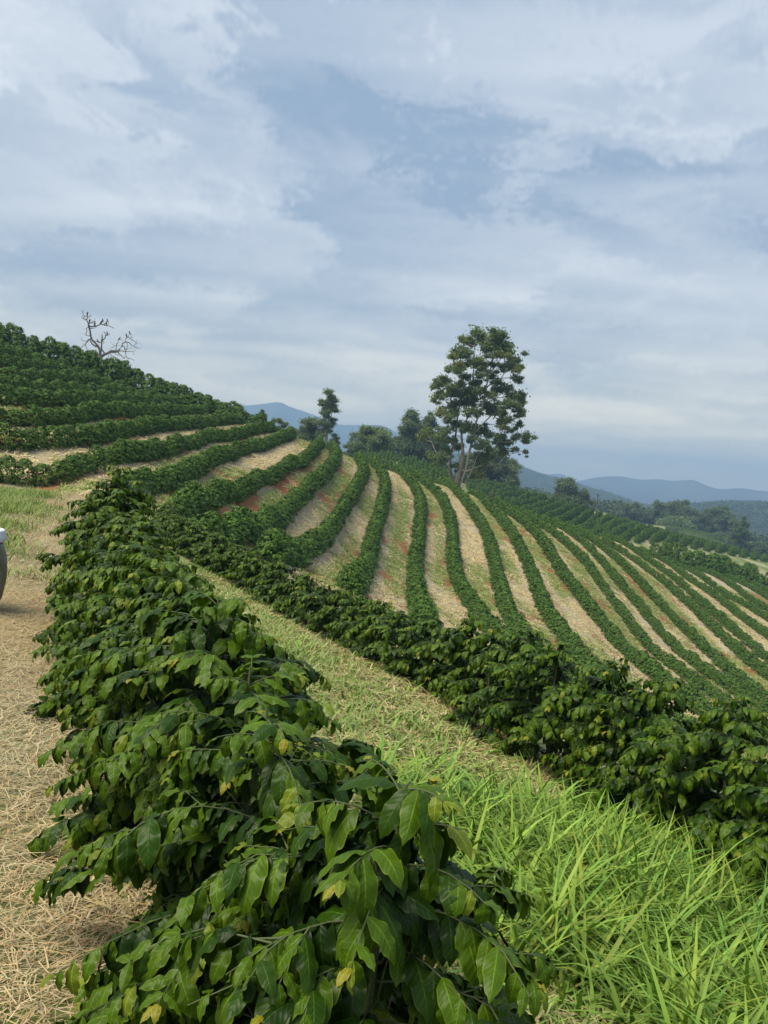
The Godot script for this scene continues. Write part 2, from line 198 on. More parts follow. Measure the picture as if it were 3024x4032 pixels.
const DEAD_LIMBS := [
	[0.143, 0.110, 0.19, 2.16, 0.00, 4.35, -0.06, 4.99],
	[0.097, 0.032, -0.06, 4.99, -0.12, 5.70, -0.35, 6.14, -0.70, 6.50, -1.05, 6.79, -1.22, 7.23, -1.31, 7.87, -1.48, 8.31, -1.51, 8.70, -1.71, 9.07, -2.10, 9.17],
	[0.065, 0.013, -0.27, 6.01, -0.67, 6.11, -1.08, 6.33, -1.30, 6.64, -1.39, 6.96, -1.69, 6.61, -1.98, 6.26, -2.35, 5.97, -2.61, 5.55],
	[0.032, 0.013, -1.39, 6.96, -1.65, 6.87, -1.89, 6.65, -2.28, 6.69, -2.62, 6.79, -2.80, 7.10],
	[0.026, 0.013, -1.98, 6.26, -1.82, 5.88, -1.60, 5.51, -1.61, 5.25],
	[0.026, 0.013, -1.26, 7.23, -1.55, 7.27, -2.01, 7.36, -2.26, 7.53],
	[0.039, 0.019, -1.48, 8.31, -1.75, 8.09, -1.67, 7.84, -1.76, 7.44, -1.72, 7.32],
	[0.052, 0.019, -1.38, 8.32, -0.93, 8.39, -0.55, 8.52, -0.19, 8.78, 0.14, 8.74, 0.47, 8.74, 0.86, 8.68, 1.27, 8.48],
	[0.032, 0.019, -0.19, 8.78, 0.05, 9.09, 0.22, 9.30],
	[0.032, 0.013, 0.14, 8.74, 0.51, 9.07, 0.69, 9.21, 0.97, 8.91, 1.02, 8.72],
	[0.039, 0.019, -1.30, 8.10, -0.91, 8.17, -0.65, 8.16],
	[0.039, 0.019, -1.71, 9.07, -1.61, 9.47, -1.77, 9.85, -1.82, 10.00],
	[0.026, 0.013, -1.61, 9.47, -1.29, 9.50, -1.22, 9.83],
	[0.032, 0.013, -2.10, 9.17, -2.00, 9.44, -2.22, 9.81, -2.31, 10.06, -2.26, 10.23],
	[0.026, 0.019, -2.10, 9.17, -2.25, 9.35],
	[0.026, 0.013, -2.00, 9.44, -1.74, 9.46],
	[0.032, 0.019, -1.48, 8.70, -1.16, 8.79, -1.11, 8.99, -0.92, 9.01, -1.02, 9.42],
	[0.026, 0.013, -1.36, 8.87, -1.25, 9.11, -1.46, 9.29],
	[0.026, 0.019, -1.16, 8.79, -0.77, 8.76, -0.66, 8.58],
	[0.065, 0.026, -0.02, 5.39, 0.06, 5.91, 0.11, 6.44, 0.11, 6.83, 0.22, 7.09, 0.18, 7.55],
	[0.045, 0.026, 0.15, 6.76, 0.48, 7.12, 0.51, 7.44, 0.77, 7.53, 0.98, 7.74],
	[0.032, 0.019, 0.51, 7.44, 0.43, 7.70, 0.22, 7.87, 0.28, 7.94],
	[0.026, 0.019, 0.12, 6.70, 0.45, 6.66, 0.27, 6.45],
	[0.032, 0.013, 0.10, 6.57, -0.26, 6.60, -0.66, 6.69, -0.92, 6.74],
	[0.026, 0.013, -0.26, 6.60, -0.05, 6.88, -0.13, 7.32],
	[0.110, 0.058, 0.05, 4.94, 0.38, 5.23, 0.82, 5.46, 1.12, 5.74, 1.63, 5.79, 1.95, 5.81],
	[0.052, 0.039, 0.44, 5.30, 0.21, 5.67, 0.03, 5.91],
	[0.052, 0.045, 0.57, 5.24, 1.13, 5.55, 1.71, 5.60, 1.96, 5.75],
	[0.058, 0.013, 1.95, 5.81, 2.06, 6.08, 2.29, 6.43, 2.32, 6.82, 2.63, 7.04, 3.02, 7.01, 3.30, 6.77, 3.71, 6.55, 4.11, 6.45, 4.49, 6.55],
	[0.039, 0.013, 2.63, 7.04, 2.66, 7.43, 2.90, 7.65, 3.18, 7.48, 3.65, 7.26, 4.00, 7.03, 4.21, 6.85],
	[0.039, 0.013, 2.29, 6.49, 2.62, 6.46, 2.78, 6.08, 3.00, 5.77, 3.10, 5.33, 3.32, 5.02, 3.59, 4.92, 3.99, 4.88, 4.39, 4.72],
	[0.019, 0.013, 3.53, 4.91, 3.56, 4.52, 3.66, 4.14, 3.91, 4.23],
	[0.039, 0.013, 1.96, 5.75, 2.41, 5.85, 2.87, 5.76, 3.39, 5.81, 3.91, 5.82, 4.28, 5.95],
	[0.045, 0.019, 1.97, 5.69, 2.12, 5.44, 2.46, 5.21, 2.74, 5.04],
	[0.026, 0.013, 1.08, 5.42, 1.29, 5.17, 1.69, 5.08, 1.97, 4.84, 2.19, 4.60, 2.32, 4.22],
	[0.032, 0.013, 1.88, 5.87, 1.67, 6.05, 1.76, 6.58, 1.94, 6.79, 1.97, 7.18, 2.29, 7.21, 2.50, 7.09],
	[0.019, 0.006, 1.77, 6.45, 1.31, 6.47, 1.03, 6.77],
	[0.019, 0.006, 1.58, 6.37, 1.21, 6.14, 0.97, 5.93],
	[0.019, 0.013, 0.83, 5.26, 0.86, 4.94, 0.69, 4.60],
	[0.026, 0.013, 3.05, 5.91, 3.19, 6.57, 3.09, 6.95],
	[0.026, 0.013, 2.97, 7.65, 3.00, 8.05, 3.33, 8.01],
	[0.019, 0.006, 3.25, 5.08, 2.82, 4.85, 2.44, 4.75],
	[0.019, 0.006, 3.18, 7.48, 3.35, 7.69, 3.61, 7.71],
	[0.019, 0.006, 3.71, 6.55, 3.75, 6.81, 4.12, 7.10, 3.96, 7.41],
	[0.019, 0.006, 2.78, 6.08, 3.16, 6.18, 3.54, 6.34, 3.94, 6.18],
	[0.019, 0.006, 2.07, 5.18, 1.93, 5.36, 1.67, 5.40],
	[0.013, 0.006, 3.91, 5.82, 4.06, 5.54, 4.04, 5.34],
]
const BIRDS := [-1.66, 9.67, -1.38, 8.78, -0.75, 8.73, -0.16, 8.84, 0.06, 9.05, 0.63, 9.10, 0.41, 8.76, -0.80, 8.38, 0.68, 7.60, -0.42, 6.62, 2.12, 7.13, 2.74, 7.64, 3.06, 8.06, -1.42, 8.13]
const LEFT_MOUNTAIN := [-1374, 220, -3650, -1044, 234, -3758, -751, 262, -3827, -633, 281, -3848, -563, 291, -3859, -517, 276, -3866, -406, 253, -3879, -262, 210, -3841, -193, 211, -3845, -110, 217, -3798, -42, 222, -3800, 14, 204, -3800, 204, 163, -3795, 395, 110, -3779, 584, 51, -3755]
const RIGHT_MOUNTAIN := [692, -24, -3635, 805, 4, -3611, 900, 32, -3589, 983, 55, -3567, 1067, 66, -3543, 1150, 60, -3517, 1230, 67, -3490, 1265, 63, -3424, 1323, 72, -3348, 1374, 54, -3328, 1409, 43, -3259, 1483, 51, -3225, 1550, 47, -3138, 1717, 51, -2935]
const BACK_MOUNTAIN := [453, 54, -4276, 594, 38, -4259, 831, 49, -4219, 942, 60, -4196, 985, 39, -4186, 1107, -14, -4155]
const WOODED_HILL := [-15, 5, -1700, 94, 37, -1697, 176, 52, -1691, 231, 54, -1684, 265, 41, -1679, 293, 27, -1675, 332, 13, -1616, 372, 4, -1556, 399, -5, -1498, 427, -15, -1438, 447, -25, -1379, 464, -30, -1321]
const PLATEAU := [275, -33, -961, 324, -25, -999, 370, -18, -1036, 407, -16, -1043, 450, -7, -1026, 478, -6, -1013, 518, -3, -993, 590, 4, -952]


var noise := FastNoiseLite.new()
var fine := FastNoiseLite.new()
var used := {}
var relief_x := PackedFloat64Array()
var relief_z := PackedFloat64Array()
var relief_c := PackedFloat64Array()
var relief_w := PackedFloat64Array()
var grids := []
var row_table := []
var mat := {}
var leaf_shapes := []
var low_leaf: Mesh
var leaf_gap := 0.034
var clump_shapes := []
var shrub_shapes := []


func _ready() -> void:
	setup_camera()
	setup_light()
	setup_noise()
	setup_relief()
	setup_rows()
	setup_materials()
	build_ground()
	build_hills()
	setup_leaves()
	build_row_one_and_two()
	build_hill_rows()
	build_far_rows()
	build_big_tree()
	build_trees()
	build_dead_tree()
	build_small_things()
	build_grass()
	build_field_cover()
	build_forest()


# ---------------------------------------------------------------- camera, sky, sun

func setup_camera() -> void:
	var cam := Camera3D.new()
	cam.name = "camera"
	cam.fov = 67.3
	cam.near = 0.05
	cam.far = 20000.0
	cam.rotation_degrees = Vector3(-3.13, 0.0, 4.9)
	add_child(cam)
	cam.current = true


func setup_light() -> void:
	var sun := DirectionalLight3D.new()
	sun.name = "sun"
	sun.light_energy = 1.25
	sun.light_color = Color(1.0, 0.95, 0.87)
	sun.light_angular_distance = 40.0
	sun.shadow_enabled = true
	sun.rotation_degrees = Vector3(-58.0, -62.0, 0.0)
	add_child(sun)
	var env := Environment.new()
	env.background_mode = Environment.BG_SKY
	env.tonemap_mode = Environment.TONE_MAPPER_LINEAR
	env.tonemap_exposure = 1.5
	env.background_energy_multiplier = 0.74
	env.sdfgi_enabled = true
	env.ssao_enabled = true
	env.ssil_enabled = true
	env.fog_enabled = true
	env.fog_density = 0.00048
	env.fog_light_color = Color(0.67, 0.835, 1.0)
	var sky := Sky.new()
	var pano := PanoramaSkyMaterial.new()
	pano.panorama = ImageTexture.create_from_image(cloud_image())
	sky.sky_material = pano
	env.sky = sky
	var holder := WorldEnvironment.new()
	holder.name = "air"
	holder.environment = env
	add_child(holder)


func cloud_image() -> Image:
	var w := 2048
	var h := 1024
	var big := FastNoiseLite.new()
	big.seed = 11
	big.noise_type = FastNoiseLite.TYPE_SIMPLEX_SMOOTH
	big.fractal_octaves = 6
	big.fractal_gain = 0.55
	big.frequency = 0.7
	big.domain_warp_enabled = true
	big.domain_warp_amplitude = 0.7
	big.domain_warp_frequency = 0.5
	var wisps := FastNoiseLite.new()
	wisps.seed = 5
	wisps.noise_type = FastNoiseLite.TYPE_SIMPLEX_SMOOTH
	wisps.fractal_octaves = 5
	wisps.frequency = 1.9
	# cloud banks and thin places: bearing, height, half widths (degrees), strength, warmth
	var banks := [
		[-16.5, 27.5, 5.0, 3.2, 0.36, 0.0], [-12.5, 27.0, 2.4, 1.6, 0.3, 0.0], [-27.0, 29.0, 3.0, 2.2, 0.34, 0.0], [-0.5, 26.0, 2.5, 1.3, 0.26, 0.0],
		[25.5, 22.5, 5.0, 2.6, 0.42, 0.0], [8.0, 22.5, 5.0, 1.5, 0.2, 0.0], [-27.5, 20.0, 3.2, 1.4, 0.26, 0.05],
		[15.0, 26.5, 8.0, 4.0, -0.26, 0.0], [0.0, 18.5, 13.0, 2.4, -0.22, 0.0], [-20.0, 18.0, 8.0, 2.6, -0.26, 0.0], [-10.0, 13.5, 6.5, 2.2, -0.28, 0.0],
		[-16.0, 11.0, 5.0, 0.8, 0.22, 0.25], [-24.0, 13.0, 5.0, 1.2, 0.2, 0.15], [3.0, 13.0, 7.0, 1.0, 0.2, 0.05], [2.0, 5.2, 5.0, 0.8, 0.4, 0.7],
		[15.5, 3.6, 3.0, 0.25, 0.4, 0.8], [20.5, 6.2, 5.0, 0.35, 0.42, 0.6], [12.0, 8.6, 7.0, 0.7, 0.22, 0.3], [25.0, 5.2, 3.0, 0.25, 0.35, 0.7],
		[22.0, 11.5, 8.0, 1.6, -0.18, 0.0], [2.0, 31.0, 7.0, 4.0, -0.16, 0.0], [-20.0, 34.5, 7.0, 3.0, -0.12, 0.0], [24.0, 33.0, 7.0, 4.0, 0.12, 0.0],
		[-26.0, 8.6, 5.0, 1.0, -0.2, 0.0], [-14.0, 6.5, 4.0, 1.2, -0.14, 0.0],
	]
	var rg := RandomNumberGenerator.new()
	rg.seed = 77
	for i in 110:
		var az := rg.randf_range(36.0, 324.0)
		if az > 180.0:
			az -= 360.0
		var el := rg.randf_range(3.0, 60.0)
		var flat := clampf(el / 22.0, 0.12, 1.0)
		banks.append([az, el, rg.randf_range(3.0, 9.0), rg.randf_range(1.2, 4.0) * flat, rg.randf_range(-0.28, 0.36), rg.randf() * maxf(0.0, 1.0 - el / 10.0)])
	var light := PackedFloat32Array()
	light.resize(w * h * 3)
	for j in h:
		var el := PI * 0.5 - (j + 0.5) / h * PI
		var deg := rad_to_deg(el)
		if deg < -1.5:
			for i in w:
				var q := (j * w + i) * 3
				light[q] = 0.30
				light[q + 1] = 0.34
				light[q + 2] = 0.36
			continue
		var near := []
		for b in banks:
			if absf(deg - b[1]) < b[3] * 2.6:
				near.append(b)
		var y := maxf(sin(el), 0.0)
		var cosel := cos(el)
		var low := exp(-maxf(deg, 0.0) / 7.0)
		var glow := exp(-pow(maxf(deg, 0.0) / 6.5, 2.0))
		for i in w:
			var az := (i + 0.5) / w * TAU - PI
			var dx := sin(az) * cosel
			var dz := -cos(az) * cosel
			var k := 1.0 / (y + 0.11)
			var n := big.get_noise_3d(dx * k, dz * k, 0.3)
			var t := wisps.get_noise_3d(dx * k * 0.8 + n, dz * k, 4.0)
			var c := 0.40 + n * 0.8 + t * 0.66
			var warm := 0.0
			var azd := rad_to_deg(az)
			for b in near:
				var da := absf(azd - b[0])
				if da > 180.0:
					da = 360.0 - da
				if da < b[2] * 2.6:
					var e: float = (da / b[2]) * (da / b[2]) + ((deg - b[1]) / b[3]) * ((deg - b[1]) / b[3])
					e = exp(-e * (1.0 + t * 1.1)) * (1.0 + t * 0.9)
					c += b[4] * e
					warm += b[5] * e
			c = clampf(c, 0.0, 1.15)
			warm = clampf(warm + low * 0.28, 0.0, 1.0)
			var r := lerpf(0.285, 0.77, c)
			var g := lerpf(0.39, 0.82, c)
			var bl := lerpf(0.55, 0.88, c)
			r = lerpf(r, lerpf(0.84, 1.0, c), low * 0.95)
			g = lerpf(g, lerpf(0.82, 0.94, c), low * 0.95)
			bl = lerpf(bl, lerpf(0.76, 0.82, c), low * 0.95)
			r = lerpf(r, r * 1.06 + 0.02, warm)
			bl = lerpf(bl, bl * 0.93, warm)
			var q := (j * w + i) * 3
			light[q] = r * (1.0 + 2.0 * glow)
			light[q + 1] = g * (1.0 + 1.45 * glow)
			light[q + 2] = bl * (1.0 + 0.5 * glow)
	return Image.create_from_data(w, h, false, Image.FORMAT_RGBF, light.to_byte_array())


# ---------------------------------------------------------------- helpers

func ordinal(n: int) -> String:
	var words := ["first", "second", "third", "fourth", "fifth", "sixth", "seventh", "eighth", "ninth", "tenth", "eleventh", "twelfth", "thirteenth", "fourteenth", "fifteenth", "sixteenth", "seventeenth", "eighteenth", "nineteenth", "twentieth", "twenty-first", "twenty-second", "twenty-third", "twenty-fourth"]
	return words[clampi(n - 1, 0, words.size() - 1)]



func tag(o: Node, label: String, category := "", group := "", kind := "") -> Node:
	o.set_meta("label", label)
	if category:
		o.set_meta("category", category)
	if group:
		o.set_meta("group", group)
	if kind:
		o.set_meta("kind", kind)
	return o


func numbered(called: String) -> String:
	var n: int = used.get(called, 0)
	used[called] = n + 1
	return called if n == 0 else "%s_%03d" % [called, n]


func thing(called: String, at: Vector3, label: String, category: String, group := "") -> Node3D:
	var o := Node3D.new()
	o.name = numbered(called)
	add_child(o)
	o.position = at
	tag(o, label, category, group)
	return o


func part(called: String, mesh: Mesh, material: Material, parent: Node, t := Transform3D()) -> MeshInstance3D:
	var o := MeshInstance3D.new()
	o.name = called
	o.mesh = mesh
	o.material_override = material
	o.transform = t
	parent.add_child(o, true)
	return o


func scatter(called: String, mesh: Mesh, material: Material, places: Array[Transform3D], tints: PackedColorArray, parent: Node = self) -> MultiMeshInstance3D:
	var mm := MultiMesh.new()
	mm.transform_format = MultiMesh.TRANSFORM_3D
	mm.use_colors = true
	mm.mesh = mesh
	mm.instance_count = places.size()
	for i in places.size():
		mm.set_instance_transform(i, places[i])
		mm.set_instance_color(i, tints[i])
	var o := MultiMeshInstance3D.new()
	o.name = called
	o.multimesh = mm
	o.material_override = material
	o.set_meta("kind", "stuff")
	parent.add_child(o, true)
	return o


func built(v: PackedVector3Array, index: PackedInt32Array, c := PackedColorArray(), uv := PackedVector2Array()) -> ArrayMesh:
	var normals := PackedVector3Array()
	normals.resize(v.size())
	for i in range(0, index.size(), 3):
		var a := index[i]
		var b := index[i + 1]
		var d := index[i + 2]
		var n := (v[d] - v[a]).cross(v[b] - v[a])
		normals[a] += n
		normals[b] += n
		normals[d] += n
	for i in normals.size():
		normals[i] = normals[i].normalized()
	var arrays := []
	arrays.resize(Mesh.ARRAY_MAX)
	arrays[Mesh.ARRAY_VERTEX] = v
	arrays[Mesh.ARRAY_NORMAL] = normals
	arrays[Mesh.ARRAY_INDEX] = index
	if c.size():
		arrays[Mesh.ARRAY_COLOR] = c
	if uv.size():
		arrays[Mesh.ARRAY_TEX_UV] = uv
	var m := ArrayMesh.new()
	m.add_surface_from_arrays(Mesh.PRIMITIVE_TRIANGLES, arrays)
	return m


func tube(v: PackedVector3Array, index: PackedInt32Array, path: PackedVector3Array, radii: PackedFloat32Array, sides := 6, rough := 0.0) -> void:
	var first := v.size()
	var count := path.size()
	for i in count:
		var d := (path[mini(i + 1, count - 1)] - path[maxi(i - 1, 0)]).normalized()
		var s := d.cross(Vector3.UP if absf(d.y) < 0.9 else Vector3.RIGHT).normalized()
		var u := s.cross(d)
		for k in sides:
			var a := TAU * k / sides
			var r := radii[i] * (1.0 + rough * noise.get_noise_3d(path[i].y * 30.0, k * 40.0, first))
			v.append(path[i] + (s * cos(a) + u * sin(a)) * r)
	for i in count - 1:
		for k in sides:
			var a := first + i * sides + k
			var b := first + i * sides + (k + 1) % sides
			index.append_array([a, a + sides, b, b, a + sides, b + sides])
	var tip := v.size()
	v.append(path[count - 1])
	for k in sides:
		index.append_array([first + (count - 1) * sides + k, tip, first + (count - 1) * sides + (k + 1) % sides])


func smooth_path(flat: Array, step: float) -> PackedVector2Array:
	var pts := PackedVector2Array()
	for i in range(0, flat.size(), 2):
		pts.append(Vector2(flat[i], flat[i + 1]))
	var dense := PackedVector2Array()
	for i in pts.size() - 1:
		var a := pts[maxi(i - 1, 0)]
		var d := pts[mini(i + 2, pts.size() - 1)]
		for k in 12:
			dense.append(pts[i].cubic_interpolate(pts[i + 1], a, d, k / 12.0))
	dense.append(pts[pts.size() - 1])
	var out := PackedVector2Array([dense[0]])
	var left := step
	for i in dense.size() - 1:
		var seg := dense[i + 1] - dense[i]
		var length := seg.length()
		var at := 0.0
		while length - at >= left:
			at += left
			out.append(dense[i] + seg * (at / length))
			left = step
		left -= length - at
	return out


func table_x(flat: Array) -> Dictionary:
	var p := smooth_path(flat, 0.25)
	var lo := 1e9
	var hi := -1e9
	for q in p:
		lo = minf(lo, q.y)
		hi = maxf(hi, q.y)
	var xs := PackedFloat32Array()
	var n := int((hi - lo) * 2.0) + 2
	xs.resize(n)
	xs.fill(1e9)
	for q in p:
		xs[int((q.y - lo) * 2.0)] = q.x
	for i in n:
		if xs[i] > 1e8:
			xs[i] = xs[i - 1] if i else p[p.size() - 1].x
	return {"lo": lo, "hi": hi, "xs": xs}


func x_at(t: Dictionary, z: float) -> float:
	var f: float = clampf((z - t.lo) * 2.0, 0.0, t.xs.size() - 1.001)
	var i := int(f)
	return lerpf(t.xs[i], t.xs[i + 1], f - i)


# ---------------------------------------------------------------- relief

func setup_noise() -> void:
	noise.seed = 3
	noise.noise_type = FastNoiseLite.TYPE_SIMPLEX_SMOOTH
	noise.fractal_octaves = 4
	noise.frequency = 0.02
	fine.seed = 9
	fine.noise_type = FastNoiseLite.TYPE_SIMPLEX_SMOOTH
	fine.fractal_octaves = 3
	fine.frequency = 0.35


func relief(x: float, z: float) -> float:
	var s: float = TILT[0] + TILT[1] * x * 0.01 + TILT[2] * z * 0.01
	for i in relief_x.size():
		var dx := x - relief_x[i]
		var dz := z - relief_z[i]
		s += relief_w[i] * sqrt(dx * dx + dz * dz + relief_c[i])
	return s


func setup_relief() -> void:
	for i in range(0, RELIEF.size(), 4):
		relief_x.append(RELIEF[i])
		relief_z.append(RELIEF[i + 1])
		relief_c.append(RELIEF[i + 2] * RELIEF[i + 2])
		relief_w.append(RELIEF[i + 3])
	for g in [[-14.0, 14.0, -40.0, 8.0, 0.5], [-64.0, 80.0, -140.0, 12.0, 2.0], [-620.0, 620.0, -620.0, 620.0, 10.0]]:
		var nx := int((g[1] - g[0]) / g[4]) + 1
		var nz := int((g[3] - g[2]) / g[4]) + 1
		var h := PackedFloat32Array()
		h.resize(nx * nz)
		for j in nz:
			for i in nx:
				h[j * nx + i] = relief(g[0] + i * g[4], g[2] + j * g[4])
		grids.append({"x0": g[0], "z0": g[2], "step": g[4], "nx": nx, "nz": nz, "h": h})


func valley(x: float, z: float) -> float:
	return -62.0 + 14.0 * noise.get_noise_2d(x * 0.11, z * 0.11)


func height(x: float, z: float) -> float:
	var r := sqrt(x * x + z * z)
	var far := smoothstep(430.0, 620.0, r)
	if far >= 1.0:
		return valley(x, z)
	for g in grids:
		var fx: float = (x - g.x0) / g.step
		var fz: float = (z - g.z0) / g.step
		if fx >= 0.0 and fz >= 0.0 and fx < g.nx - 1 and fz < g.nz - 1:
			var i := int(fx)
			var j := int(fz)
			fx -= i
			fz -= j
			var k: int = j * g.nx + i
			var h: PackedFloat32Array = g.h
			var y := lerpf(lerpf(h[k], h[k + 1], fx), lerpf(h[k + g.nx], h[k + g.nx + 1], fx), fz)
			return y if far <= 0.0 else lerpf(y, valley(x, z), far)
	return valley(x, z)


func on_ground(x: float, z: float, up := 0.0) -> Vector3:
	return Vector3(x, height(x, z) + up, z)


func setup_rows() -> void:
	for r in HILL_ROWS:
		row_table.append(table_x(r))
	row_table.append(table_x(ROW_ONE))
	row_table.append(table_x(ROW_TWO))


# how the ground lies between two rows: [share of the way from the row on the left to the one on the right, gap width]
func between(x: float, z: float) -> Vector2:
	var left := -1e9
	var right := 1e9
	for t in row_table:
		if z >= t.lo - 0.5 and z <= t.hi + 0.5:
			var rx := x_at(t, z)
			if rx <= x:
				left = maxf(left, rx)
			else:
				right = minf(right, rx)
	if left < -1e8 or right > 1e8:
		return Vector2(minf(x - left, right - x), 99.0)
	return Vector2((x - left) / (right - left), right - left)


func ground_tint(x: float, z: float) -> Color:
	var r := sqrt(x * x + z * z)
	var patch := noise.get_noise_2d(x * 9.0, z * 2.5)
	var grain := fine.get_noise_2d(x * 4.0, z * 4.0)
	var blot := fine.get_noise_2d(x * 1.1 + 50.0, z * 0.6)
	var straw := Color(0.58, 0.50, 0.33).lerp(Color(0.55, 0.52, 0.39), clampf(0.5 + blot, 0.0, 1.0))
	var green := Color(0.20, 0.27, 0.075)
	var soil := Color(0.36, 0.15, 0.07)
	var meadow := straw.lerp(green, clampf(0.75 + patch * 1.1 + grain * 0.3, 0.0, 1.0))
	if r > 152.0 or x > 78.0 or x < -46.0 or z > 3.0:
		return meadow
	var b := between(x, z)
	var c := straw
	if b.y > 50.0:
		c = meadow
	elif b.y < 12.0 and z < -10.0:
		var mid := absf(b.x - 0.55)
		c = straw.lerp(green, clampf((0.28 - mid) * 4.0 + patch * 2.4 + grain * 0.4, 0.0, 0.95))
		c = c.lerp(soil, clampf((blot - 0.1) * 2.8 + (0.25 if b.x > 0.66 or b.x < 0.3 else -0.2) + patch * 1.2 - 0.1, 0.0, 0.9))
		for spot in [[-7.3, -34.2, 1.3], [-6.3, -34.9, 1.1], [-7.2, -52.6, 1.6], [-6.5, -53.4, 1.2], [-9.2, -34.4, 1.0]]:
			var away: float = Vector2(x - spot[0], (z - spot[1]) * 0.6).length() / spot[2] + grain * 0.7
			c = c.lerp(Color(0.46, 0.16, 0.07), smoothstep(1.0, 0.7, away) * 0.9)
	elif x > x_at(row_table[row_table.size() - 2], maxf(z, -9.7)):
		c = Color(0.22, 0.2, 0.09).lerp(soil, clampf(blot, 0.0, 0.5))
	else:
		c = Color(0.36, 0.28, 0.16).lerp(soil, clampf(0.1 + blot * 0.8, 0.0, 0.5))
	return c * (1.0 + grain * 0.25)


func build_ground() -> void:
	var angles := PackedFloat32Array()
	var a := -42.0
	while a <= 42.0:
		angles.append(deg_to_rad(a))
		a += 0.25
	a = 45.0
	while a <= 315.0:
		angles.append(deg_to_rad(a))
		a += 3.0
	var rings := PackedFloat32Array()
	var r := 0.5
	while r < 460.0:
		rings.append(r)
		r *= 1.014
	while r < 6000.0:
		rings.append(r)
		r *= 1.05
	var n := angles.size()
	var v := PackedVector3Array()
	var c := PackedColorArray()
	v.resize(n * rings.size() + 1)
	c.resize(v.size())
	for i in rings.size():
		for k in n:
			var x := sin(angles[k]) * rings[i]
			var z := -cos(angles[k]) * rings[i]
			var y := height(x, z)
			if rings[i] < 30.0:
				y += fine.get_noise_2d(x * 2.0, z * 2.0) * 0.025
			v[i * n + k] = Vector3(x, y, z)
			c[i * n + k] = ground_tint(x, z)
	var hub := v.size() - 1
	v[hub] = on_ground(0.0, 0.0)
	c[hub] = ground_tint(0.0, 0.0)
	var index := PackedInt32Array()
	for i in rings.size() - 1:
		for k in n:
			var p := i * n + k
			var q := i * n + (k + 1) % n
			index.append_array([p, p + n, q, q, p + n, q + n])
	for k in n:
		index.append_array([hub, k, (k + 1) % n])
	var o := part("ground", built(v, index, c), mat.ground, self)
	tag(o, "sloping farm ground of red soil, cut straw and short grass", "", "", "structure")


# ---------------------------------------------------------------- materials

func noise_texture(seed_: int, freq: float, from: Color, to: Color, size := 512) -> NoiseTexture2D:
	var f := FastNoiseLite.new()
	f.seed = seed_
	f.frequency = freq
	f.fractal_octaves = 5
	var ramp := Gradient.new()
	ramp.set_color(0, from)
	ramp.set_color(1, to)
	var t := NoiseTexture2D.new()
	t.width = size
	t.height = size
	t.seamless = true
	t.noise = f
	t.color_ramp = ramp
	return t


func plain(color: Color, rough := 0.8) -> StandardMaterial3D:
	var m := StandardMaterial3D.new()
	m.albedo_color = color.linear_to_srgb()
	m.roughness = rough
	m.cull_mode = BaseMaterial3D.CULL_DISABLED
	return m


func tinted(rough := 0.7, shine := 0.5) -> StandardMaterial3D:
	var m := StandardMaterial3D.new()
	m.vertex_color_use_as_albedo = true
	m.roughness = rough
	m.metallic_specular = shine
	m.cull_mode = BaseMaterial3D.CULL_DISABLED
	return m


func leaf_picture() -> ImageTexture:
	var w := 96
	var h := 192
	var im := Image.create(w, h, false, Image.FORMAT_RGB8)
	for j in h:
		for i in w:
			var s := float(j) / h
			var t := (i + 0.5) / w * 2.0 - 1.0
			var rib := exp(-pow(t / 0.05, 2.0))
			var f := fposmod((s - absf(t) * 0.13) * 9.0, 1.0)
			var vein := exp(-pow(minf(f, 1.0 - f) / 0.09, 2.0)) * (1.0 - absf(t) * 0.6)
			var lit_rim := smoothstep(0.86, 1.0, absf(t))  # paler yellow margin paints in light passing through the thin leaf edge
			var n := 0.78 + 0.09 * noise.get_noise_2d(i * 12.0, j * 8.0)
			var g := n - 0.1 + rib * 0.3 + vein * 0.12 + lit_rim * 0.2
			im.set_pixel(i, j, Color(clampf(g + rib * 0.1 + lit_rim * 0.22, 0, 1), clampf(g + 0.02, 0, 1), clampf(g - 0.06, 0, 1)))
	return ImageTexture.create_from_image(im)


func leaf_relief() -> ImageTexture:
	var w := 96
	var h := 192
	var im := Image.create(w, h, false, Image.FORMAT_RGB8)
	for j in h:
		for i in w:
			var s := float(j) / h
			var t := (i + 0.5) / w * 2.0 - 1.0
			var f := fposmod((s - absf(t) * 0.13) * 9.0, 1.0)
			var g := 0.55 + 0.4 * sin(f * PI) * (1.0 - 0.5 * absf(t)) - 0.45 * exp(-pow(t / 0.06, 2.0))
			im.set_pixel(i, j, Color(clampf(g, 0, 1), clampf(g, 0, 1), clampf(g, 0, 1)))
	im.bump_map_to_normal_map(2.2)
	return ImageTexture.create_from_image(im)


